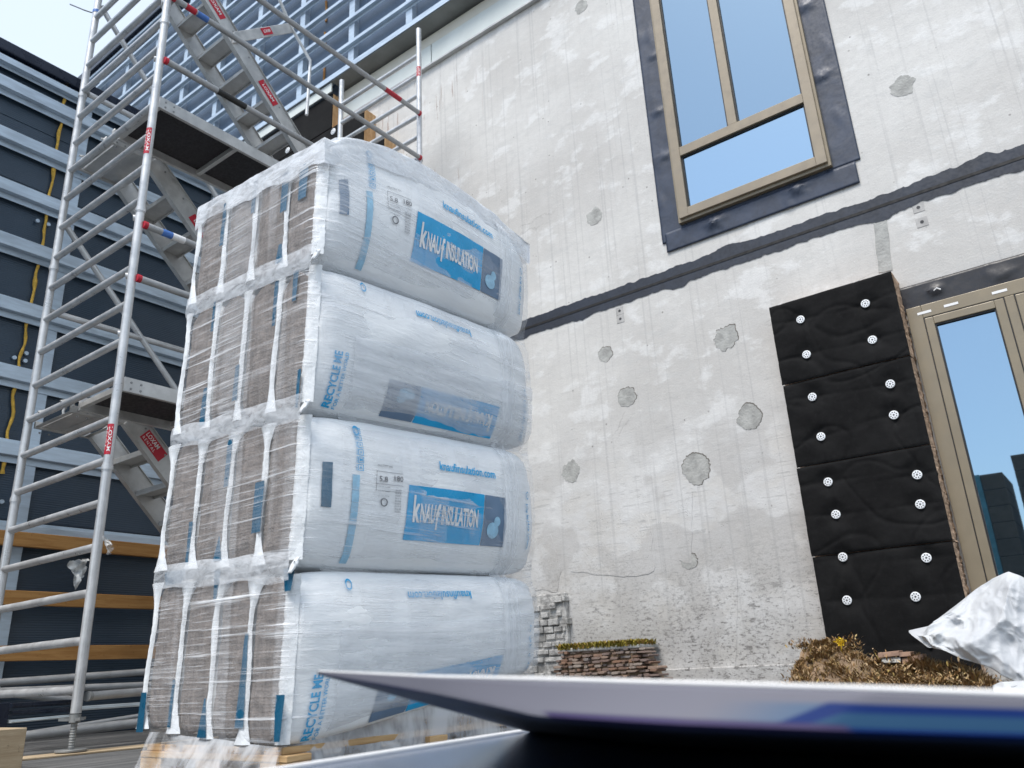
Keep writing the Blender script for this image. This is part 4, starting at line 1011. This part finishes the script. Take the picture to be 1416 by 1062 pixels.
# pallet under the stack
pal = empty('timber_pallet', (fcx, fcy, GZ), 'rough timber pallet under the wrapped stack, seen through torn film', 'pallet')
pz = -.20
mb = MB()
for i in range(7):
    x = fcx-hx+.01+i*(2*hx-.02)/7; mb = MB(); mb.quadbox((x+.004, SY0-.02, pz-.022), (x+(2*hx-.02)/7-.014, SY1+.02, pz)); part(mb, 'deck_board', MAT['pallet'], pal, bevel=.003)
for y in (SY0-.03, fcy-.05, SY1-.08): part(MB().quadbox((fcx-hx-.01, y, pz-.044), (fcx+hx+.01, y+.10, pz-.0225)), 'stringer_board', MAT['pallet'], pal, bevel=.003)
for y in (SY0-.03, fcy-.05, SY1-.08):
    for x in (fcx-hx-.01, fcx-.07, fcx+hx-.13): part(MB().quadbox((x, y+.002, GZ+.022), (x+.14, y+.098, pz-.0445)), 'block', MAT['pallet'], pal, bevel=.003)
for x in (fcx-hx-.01, fcx-.07, fcx+hx-.13): part(MB().quadbox((x, SY0-.03, GZ+.001), (x+.14, SY1+.02, GZ+.0215)), 'base_board', MAT['pallet'], pal, bevel=.003)

# ================================================================== FOOT OF THE CONCRETE WALL
def stones(mb, pts_fn, rows_, y, seed, hs):
    rnd = random.Random(seed)
    for r_ in range(rows_):
        x0, x1, z0, z1 = pts_fn(r_)
        x = x0+rnd.uniform(-.02, .02)
        while x < x1:
            w_ = rnd.uniform(.03, .10); zc = (z0+z1)/2+rnd.uniform(-.006, .006); h_ = ((z1-z0)/2-.003)*rnd.uniform(.75, 1.15)
            n_ = 9; yy = y(r_)+rnd.uniform(-.02, .02); pts = []
            for i in range(n_):
                t = 6.283*i/n_+.2; k_ = rnd.uniform(.82, 1.05); q = lambda c: math.copysign(abs(c)**.5, c)
                pts.append((x+w_/2+w_*.5*k_*q(math.cos(t)), yy, zc+h_*k_*q(math.sin(t))))
            mb.prism(pts[::-1], (0, .16, 0)); x += w_+.006
    return mb
A0 = at(783, 897, 1, 5.75); A1 = at(890, 897, 1, 5.75); B0 = at(760, 948, 1, 5.6); B1 = at(925, 948, 1, 5.6)
rub = empty('rubble_stub', ((A0.x+A1.x)/2, 5.8, GZ), 'stub of brown rubble masonry with a mossy top at the foot of the concrete wall', 'masonry')
nr = 17
def rf(r_):
    t = 1-(r_+.5)/nr; zt = A0.z-.02; zb = GZ
    return (A0.x*(1-t)+(B0.x-.1)*t, A1.x*(1-t)+(B1.x+.12)*t, zb+(zt-zb)*r_/nr, zb+(zt-zb)*(r_+1)/nr)
part(stones(MB(), rf, nr, lambda r_: 5.58+.005*r_, 4, .03), 'stonework', MAT['stone'], rub, bevel=.006)
part(MB().prism([(B0.x, 5.635, GZ), (B1.x-.06, 5.635, GZ), (A1.x-.05, 5.69, A0.z-.032), (A0.x+.02, 5.69, A0.z-.032)], (0, .25, 0)), 'mortar', MAT['soil'], rub)
part(MB().quadbox((A0.x-.01, 5.66, A0.z-.03), (A1.x+.01, 5.99, A0.z)), 'capping', MAT['plug'], rub, bevel=.008)
# brick toothing seen left of it behind the film
pl_ = empty('brick_pier', (at(755, 850, 1, 5.9).x, 5.9, GZ), 'crumbling painted brick pier beside the far end of the stack', 'masonry')
q0 = at(728, 820, 1, 5.88); q1 = at(776, 820, 1, 5.88)
def rf2(r_): z = GZ+.062*r_; return (q0.x, q1.x+.02*((r_*7) % 3-1), z, z+.06)
mb = MB(); rnd = random.Random(3)
for r_ in range(int((q0.z-GZ)/.062)):
    x0, x1, z0, z1 = rf2(r_); x = x0-(r_ % 2)*.06
    while x < x1-.02:
        w_ = min(.125, x1-x); w_ *= rnd.uniform(.5, 1); yy = 5.935+rnd.uniform(-.02, .02); mb.quadbox((x+.002, yy, z0+.002+rnd.uniform(0, .02)), (x+w_-.002, 5.998, z1-.001)); x += w_+.005
part(mb, 'brickwork', MAT['pier'], pl_, bevel=.012)
part(MB().quadbox((q0.x, 5.95, GZ), (q1.x-.01, 5.999, q0.z-.02)), 'mortar_bed', MAT['pier'], pl_, bevel=.01)

def tufts(mb, fn, n, size, seed, spread=.6, wid=.12):
    rnd = random.Random(seed)
    for i in range(n):
        p = Vector(fn(rnd)); L = size*rnd.uniform(.5, 1.3); a = rnd.uniform(0, 6.283)
        d = Vector((math.cos(a)*spread*rnd.random(), math.sin(a)*spread*rnd.random(), 1)).normalized()
        wv = Vector((-math.sin(a), math.cos(a), 0))*L*wid*rnd.uniform(.6, 1.4); q = p+d*L*.55+wv*rnd.uniform(-.4, .4); k = len(mb.v)
        mb.v += [tuple(p-wv*.6), tuple(p+wv*.6), tuple(q+wv), tuple(q-wv), tuple(p+d*L+Vector((d.x, d.y, -.15))*L*.35)]
        mb.f += [(k, k+1, k+2, k+3), (k+3, k+2, k+4)]
    return mb
ms = tufts(MB(), lambda r: (r.uniform(A0.x-.02, A1.x+.01), r.uniform(5.65, 5.95), A0.z-.012), 3600, .05, 5, .9, .16).build('moss_cushion', MAT['greenmoss'], None, fix=False)
tag(ms, 'yellow green moss on top of the rubble stub', 'moss', kind='stuff')
# dry mossy bank at the right, in front of the black boards
K = [at(1112, 893, 1, 5.45), at(1140, 884, 1, 5.35), at(1190, 893, 1, 5.35), at(1215, 910, 1, 5.3), at(1270, 915, 1, 5.25), at(1320, 925, 1, 5.2), at(1372, 945, 1, 5.1), at(1385, 960, 1, 5.05)]
def bank_top(x):
    for a, b_ in zip(K[:-1], K[1:]):
        if x <= b_.x: t = max(0, (x-a.x)/(b_.x-a.x)); return a.z*(1-t)+b_.z*t
    return K[-1].z
xa, xb = K[0].x, K[-1].x
def bank(u, v):
    x = xa-.0+(xb-xa)*u; zt = bank_top(x)-.03; y = 5.46-.75*v-.45*u
    return (x, y, zt-(zt-GZ)*v**1.1*.95+.035*N((x*7, y*7, 2))+.015*N((x*30, y*30, 2)))
mb = MB(); mb.grid(bank, 60, 30)
mb.grid(lambda u, v: (xa+(xb-xa)*u, 5.47-.45*u, GZ+(bank_top(xa+(xb-xa)*u)-.03-GZ)*v), 60, 4)
o = mb.build('earth_bank', MAT['soil'], None, smooth=60); tag(o, 'heap of dry brown soil and roots under the moss in front of the black boards', 'soil heap', kind='stuff')
def bpt(r):
    for _ in range(6):
        u, v = r.random(), r.random()**1.5; p = bank(u, v)
        if N((p[0]*11, p[1]*11, 4))+.5*N((p[0]*31, p[1]*31, 2)) > -.08+.3*r.random(): break
    return (p[0], p[1], p[2]-.004)
ms = tufts(MB(), bpt, 20000, .036, 9, 1.6, .085)
rcl = random.Random(77); CL = [(rcl.random(), rcl.random()**1.4*.8, rcl.uniform(.02, .055)) for _ in range(46)]
def cpt(r):
    cu, cv, cr = CL[int(r.random()*len(CL))]; p = bank(cu, cv); return (p[0]+r.gauss(0, cr*.6), p[1]+r.gauss(0, cr*.5), p[2]+abs(r.gauss(0, cr*.7)))
ms = tufts(ms, cpt, 9000, .026, 21, 2.2, .16)
ms = tufts(ms, lambda r: (lambda u: bank(u, r.random()*.12))(min(1, .62+.38*r.random())), 2600, .07, 12, 1.0, .07).build('dry_moss', MAT['drymoss'], None, fix=False)
tag(ms, 'dry golden brown moss and weeds in front of the black boards', 'dry moss', kind='stuff')
for px, py, lab_, rr in ((1162, 888, 'larger yellow flower cluster at the top left of the dry moss', .024), (1173, 906, 'small yellow flower tuft lower down in the dry moss', .014)):
    p = at(px, py, 1, 5.28); rnd = random.Random(int(px)); mb = MB()
    for i in range(60):
        q = p+Vector((rnd.gauss(0, rr*.5), rnd.gauss(0, rr*.5), rnd.gauss(0, rr*.6))); k_ = len(mb.v); s = rr*.28
        d1 = Vector((rnd.uniform(-1, 1), rnd.uniform(-1, 1), rnd.uniform(-1, 1))).normalized()*s; d2 = d1.cross(Vector((.3, 1, .2))).normalized()*s
        mb.v += [tuple(q-d1), tuple(q+d2), tuple(q+d1), tuple(q-d2)]; mb.f.append((k_, k_+1, k_+2, k_+3))
    mb.tube([p-Vector((0, 0, .09)), p], .004, 5); o = mb.build('flower', MAT['flower'], None, fix=False); tag(o, lab_, 'flower')
for (px0, py0, px1, py1, dz, tx) in ((1217, 906, 1246, 903, .02, 'longest broken brick slip lying in the dry moss'), (1246, 905, 1262, 904, .018, 'short broken brick slip behind the longest one in the moss'), (1250, 914, 1279, 908, .022, 'broken brick slip lying nearest the golden moss tufts'), (1222, 913, 1248, 912, .02, 'grey mortar crusted slip lying under the broken brick slips')):
    a = at(px0, py0, 1, 5.15); b_ = at(px1, py1, 1, 5.15)
    o = MB().obox(a, b_, (0, .05, 0), (0, .008, dz*.7)).build('brick_slip', MAT['plug'] if 'grey' in tx else MAT['stone'], None, bevel=.004); tag(o, tx, 'brick piece', 'broken brick slips in the moss')

# crumpled white sheeting lower right
top_ = [(1258, 872), (1285, 866), (1310, 848), (1332, 830), (1350, 815), (1372, 800), (1395, 791), (1412, 797), (1440, 812), (1500, 830)]
bot_ = [(1261, 878), (1280, 889), (1297, 897), (1318, 905), (1342, 913), (1368, 923), (1395, 934), (1420, 944), (1460, 958), (1500, 970)]
def lerpl(P, u):
    q = u*(len(P)-1); i = min(len(P)-2, int(q)); t = q-i; return (P[i][0]*(1-t)+P[i+1][0]*t, P[i][1]*(1-t)+P[i+1][1]*t)
def ridged(p, s):
    return 1-abs(mn.noise(Vector(p)*s))*2
def tarp(u, v):
    a, b_ = lerpl(top_, u), lerpl(bot_, u); px = a[0]*(1-v)+b_[0]*v; py = a[1]*(1-v)+b_[1]*v
    p = at(px, py, 1, 5.32-.30*v)
    amp = min(1, 5*u+.2)*min(1, 5*v+.25)
    def tri(t): return .6*abs(math.sin(math.pi*t))+.4*(.5+.5*math.cos(2*math.pi*t))
    q = (u*1.0+.05*N((u*3, v*3, 2)), v*.7+.05*N((u*3, v*3, 6)))
    def rd(a, b_, sd): return 1-2*abs(mn.noise(Vector((a, b_, sd))))
    h = .09*rd(q[0]*2.3+q[1]*.6, q[1]*1.5, .4)+.06*rd(q[0]*4.2-q[1], q[1]*3.0+q[0], 2.7)+.030*rd(q[0]*8, q[1]*6, 5.1)+.009*rd(q[0]*20, q[1]*15, 8.3)
    h += .05*math.sin(math.pi*v)
    return p+Vector((0, -h*amp, .03*amp*N((u*5, v*5, 8))))
mb = MB(); mb.grid(tarp, 130, 90)
o = mb.build('plastic_sheeting', MAT['tarp'], None, smooth=50, solid=.002); tag(o, 'crumpled heap of white plastic sheeting in front of the glazed door', 'plastic sheet')
def tarp2(u, v):
    p = at(1372+12*(1-u)*v+110*u, 948-8*math.sin(3.14*u)+30*v, 1, 4.9-.15*v); return p+Vector((0, -.03*ridged((u*3, v*2, 2), 1.6), .015*N((u*4, v*3, 3))))
o = MB().grid(tarp2, 40, 16).build('plastic_sheeting', MAT['tarp'], None, smooth=40, solid=.002); tag(o, 'flat lower fold of white sheeting lying below the crumpled heap', 'plastic sheet')

# ================================================================== LYING MATERIAL AT THE LEFT
def ytube(pa, pb, X, r, label, name='steel_tube', mat='galvtube', ext=1.4, grp='steel tubes lying behind the scaffold', kink=None):
    a, b_ = at(*pa, 0, X), at(*pb, 0, X); d = (b_-a).normalized(); z_ = None
    o = empty(name, tuple(a), label, 'steel tube', grp)
    part(MB().tube([a-d*.9, b_+d*ext], r, 16), 'tube_body', MAT[mat], o, smooth=40)
    mb = MB(); ring(mb, a.x, a.y, a.z, r, .01)
    return o, a, b_, d
ytube((0, 944), (205, 929), -6.95, .028, 'uppermost grey steel tube lying along the side wall')
ytube((0, 956), (205, 947), -6.85, .026, 'second grey steel tube lying under the uppermost one along the side wall')
o, a, b_, d = ytube((0, 957), (100, 968), -6.60, .028, 'grey steel tube with a raised collar lying left of the scaffold foot', ext=.05)
c = a.lerp(b_, .35); part(MB().tube([c-d*.03+Vector((0, 0, .005)), c+Vector((0, 0, .012)), c+d*.03+Vector((0, 0, .005))], [.034, .040, .034], 16), 'collar', MAT['galvtube'], o, smooth=50)
ytube((35, 1018), (205, 998), -5.75, .030, 'thick grey steel tube lying on the deck behind the scaffold foot', ext=1.0)
ytube((110, 1003), (205, 988), -5.9, .016, 'thin grey steel tube with red mark lying just over the thick one', ext=1.0)
def yprof(pa, pb, X, h, label, mat, name='metal_profile', dx=.05, ext=.0):
    a, b_ = at(*pa, 0, X), at(*pb, 0, X); d = (b_-a).normalized()
    o = MB().obox(a, b_+d*ext, (dx, 0, 0), (0, 0, h)).obox(a+Vector((dx+.004, 0, -h*.2)), b_+d*ext+Vector((dx+.004, 0, -h*.2)), (.0035, 0, 0), (0, 0, h*.12)).build(name, MAT[mat], None, bevel=.003); tag(o, label, 'metal profile', 'window profiles lying at the scaffold foot'); return o
yprof((12, 976), (95, 971), -5.35, .014, 'upper dark navy window profile lying by the scaffold foot', 'navyalu')
yprof((12, 986), (95, 981), -5.33, .012, 'lower dark navy window profile lying by the scaffold foot', 'navyalu')
yprof((10, 998), (96, 990), -5.30, .008, 'short pale aluminium profile under the navy profiles', 'palealu')
yprof((104, 980), (206, 973), -5.45, .012, 'long pale aluminium profile running behind the scaffold foot to the stack', 'palealu', ext=1.0)
p0, p1 = at(0, 972, 0, -5.28), at(9, 1007, 0, -5.28)
o = MB().quadbox((-5.33, p0.y-.3, p1.z), (-5.28, p1.y, p0.z)).build('metal_profile', MAT['navyalu'], None, bevel=.004); tag(o, 'upright dark grey profile end at the left edge beside the navy profiles', 'metal profile', 'window profiles lying at the scaffold foot')
# timber block in front at the lower left
c0 = at(0, 1014, 0, -4.35); c1 = at(38, 1006, 0, -4.35)
o = MB().quadbox((-4.9, c0.y-.6, GZ+.002), (-4.35, c1.y, c1.z)).build('timber_beam', MAT['greyplank'], None, bevel=.004); tag(o, 'pale sawn timber beam end at the lower left corner', 'beam')
# sole plank under the base plates
o = MB().obox((XR-.06, .9, -.334), (XR+.12, 4.6, -.334), (.11, 0, 0), (0, 0, .005)).build('sole_plank', MAT['greyplank'], None, bevel=.002); o.location.z = .0
tag(o, 'thin pale plank lying under the scaffold base plate', 'plank')
# scraps of film
def scrap(pixels, X, label, seed):
    P = [at(*q, 0, X) for q in pixels]; mb = MB()
    def fn(u, v):
        a = P[0].lerp(P[1], u); b_ = P[3].lerp(P[2], u); p = a.lerp(b_, v); return p+Vector((.05*N((u*3, v*3, seed)), .02*N((u*6, v*4, seed)), .01*N((u*9, v*5, seed+3))))
    mb.grid(fn, 14, 14); o = mb.build('film_scrap', MAT['film2'], None, smooth=60); tag(o, label, 'film scrap', 'scraps of torn film on the scaffold'); return o
g = G('torn_film'); tr = g.n('ShaderNodeBsdfTransparent'); mx = g.n('ShaderNodeMixShader'); g.set(c=(.7, .72, .72), r=.25)
g.put(mx.inputs[0], g.step(g.noise(9, 4), .35, .65, .3, .8)); g.t.links.new(tr.outputs[0], mx.inputs[1]); g.t.links.new(g.b.outputs[0], mx.inputs[2]); g.t.links.new(mx.outputs[0], g.o.inputs[0]); MAT['film2'] = g.m
scrap([(143, 740), (152, 748), (158, 758), (149, 768)], -5.02, 'crumpled white film scrap tied to the near scaffold post', 1)
scrap([(96, 776), (122, 772), (118, 790), (104, 818)], -5.4, 'grey torn film scrap hanging under a scaffold rung', 2)

# ================================================================== BLURRED FOREGROUND
def m_print(name):
    g = G(name); x, y, z = g.sep(g.tc.outputs['UV']); return g
zb_ = -.125
e0, e1 = at(425, 1060, 2, zb_), at(742, 1010, 2, zb_)
dirn = (e1-e0); far = at(1560, 1030, 2, zb_); 
outl = [e0-dirn*.9, e1, Vector((far.x, far.y, zb_)), Vector((.35, .10, zb_)), Vector((-.25, .02, zb_)), ]
g = G('blue_lacquer'); n = g.noise(5, 4)
g.set(c=g.mix(g.step(n, .35, .65), (.010, .028, .075), (.02, .05, .12)), r=.16, sp=.5); MAT['lacq'] = g.m
fb = empty('printed_board', tuple(e1), 'glossy dark blue board with pale edge lying lowest in the blurred foreground', 'board')
part(MB().prism([Vector(p) for p in outl], (0, 0, -.02)), 'board_face', MAT['lacq'], fb)
q = Vector((dirn.y, -dirn.x, 0)).normalized()
a_, b2 = e0-dirn*.9, e1
if (Vector((0, 0, 0))-a_).dot(q) < 0: q = -q
part(MB().obox(a_-q*.004+Vector((0, 0, -.004)), b2-q*.004+Vector((0, 0, -.004)), q*.006, (0, 0, .010)), 'pale_edge', MAT['white'], fb, bevel=.003)
# bent sheet overhanging it: free edge in front and high, fold line behind and low
g = G('printed_sheet'); uvn = g.tc.outputs['UV']; sx = g.sep(uvn); U, V = sx[0], sx[1]
def slant(a0, a1, k): 
    t = g.math('ADD', U, g.math('MULTIPLY', V, k)); return g.math('MULTIPLY', g.step(t, a0-.006, a0+.006), g.step(t, a1+.006, a1-.006))
c = (.155, .157, .19)
c = g.mix(g.math('MULTIPLY', g.step(U, .50, .64), g.step(V, .12, .20)), c, (.08, .125, .20))
blue = g.math('MULTIPLY', slant(.655, 1.2, .10), g.math('MULTIPLY', g.step(V, .12, .17), g.step(V, .60, .54)))
c = g.mix(blue, c, (.004, .022, .12))
c = g.mix(g.math('MULTIPLY', slant(.70, .95, .12), g.math('MULTIPLY', g.step(V, .24, .28), g.step(V, .48, .44))), c, (.018, .062, .13))
c = g.mix(g.math('MULTIPLY', slant(.30, .64, -.10), g.math('MULTIPLY', g.step(V, .40, .46), g.step(V, .62, .54))), c, (.05, .04, .10))
c = g.mix(g.math('MULTIPLY', slant(.02, .30, .30), g.math('MULTIPLY', g.step(V, .45, .55), g.step(V, .90, .8))), c, (.09, .085, .17))
c = g.mix(g.step(V, .52, .66), c, g.mix(g.step(U, .32, .44), (.20, .21, .23), (.05, .06, .08)))
g.set(c=c, r=.5, sp=.12); MAT['sheet'] = g.m
topE = [(440, 929, 1.02), (600, 937, .92), (760, 941, .82), (1000, 948, .72), (1200, 954, .65), (1416, 962, .60), (1620, 972, .55)]
botE = [(440, 931, 1.03), (600, 975, 1.10)]+[(px, py, at(px, py, 2, zb_+.001).dot(FW)) for px, py in ((730, 1011), (900, 1030), (1100, 1040), (1416, 1053), (1620, 1064))]
def edge(P, u):
    q = u*(len(P)-1); i = min(len(P)-2, int(q)); t = q-i; return deep(*[P[i][m]*(1-t)+P[i+1][m]*t for m in range(3)])
mb = MB(); NU, NV = 80, 16
def sheet(u, v):
    a, b_ = edge(topE, u), edge(botE, u); d = a.lerp(b_, v).normalized(); La, Lb = a.length, b_.length; k = min(1, u*3+.05)
    nose = La-.004*k
    L = La+(nose-La)*(v/.52) if v < .52 else nose+(Lb-nose)*((v-.52)/.48)**1.15
    return d*L
mb.grid(sheet, NU, NV)
me_o = mb.build('bent_sheet', MAT['sheet'], None, smooth=60, fix=False)
uvl = me_o.data.uv_layers.new(name='UVMap'); 
for lp_ in me_o.data.loops:
    vi = lp_.vertex_index; uvl.data[lp_.index].uv = ((vi//(NV+1))/NU, (vi % (NV+1))/NV)
fs = empty('printed_sheet', tuple(deep(440, 929, 1.02)), 'bent white and blue printed sheet with pointed corner blurred in the near foreground', 'sheet')
me_o.data.transform(Matrix.Translation(-fs.location)); me_o.parent = fs
md = me_o.modifiers.new('solid', 'SOLIDIFY'); md.thickness = .003; md.offset = 0
mb = MB().tube([edge(topE, i/40)+Vector((0, 0, .001)) for i in range(41)], [.001+.0016*min(1, i/12) for i in range(41)], 10)
part(mb, 'sheet_edge', MAT['white'], fs, smooth=60)

# ================================================================== WHAT THE DOOR GLASS MIRRORS: pallets of blocks behind the camera
MAT['block'] = plain('brown_block', (.10, .075, .05), .8, 0, .2, 6, .3, 20); MAT['strap'] = plain('teal_strap', (.10, .30, .36), .5)
for k, (x, y, h, tx) in enumerate(((-1.72, -2.1, 2.75, 'left hand strapped stack of brown blocks behind the viewer, mirrored in the door glass'), (-.38, -2.2, 2.95, 'right hand strapped stack of brown blocks behind the viewer, mirrored in the door glass'))):
    o = empty('block_stack', (x, y, GZ), tx, 'block stack', 'strapped block stacks behind the viewer')
    mb = MB(); n_ = int(h/.24)
    for r_ in range(n_):
        for i in range(4):
            for m_ in range(4): mb.quadbox((x-.6+.3*i+.004, y-.6+.3*m_+.004, GZ+.1+.24*r_+.004), (x-.6+.3*i+.296, y-.6+.3*m_+.296, GZ+.1+.24*r_+.238))
    part(mb, 'blocks', MAT['block'], o, bevel=.008)
    mb = MB()
    for dx in (-.25, .25): mb.quadbox((x+dx-.05, y-.606, GZ+.1), (x+dx+.05, y+.606, GZ+.1+.24*n_+.004))
    part(mb, 'strap', MAT['strap'], o)
    part(MB().quadbox((x-.6, y-.6, GZ+.001), (x+.6, y+.6, GZ+.098)), 'pallet', MAT['pallet'], o)
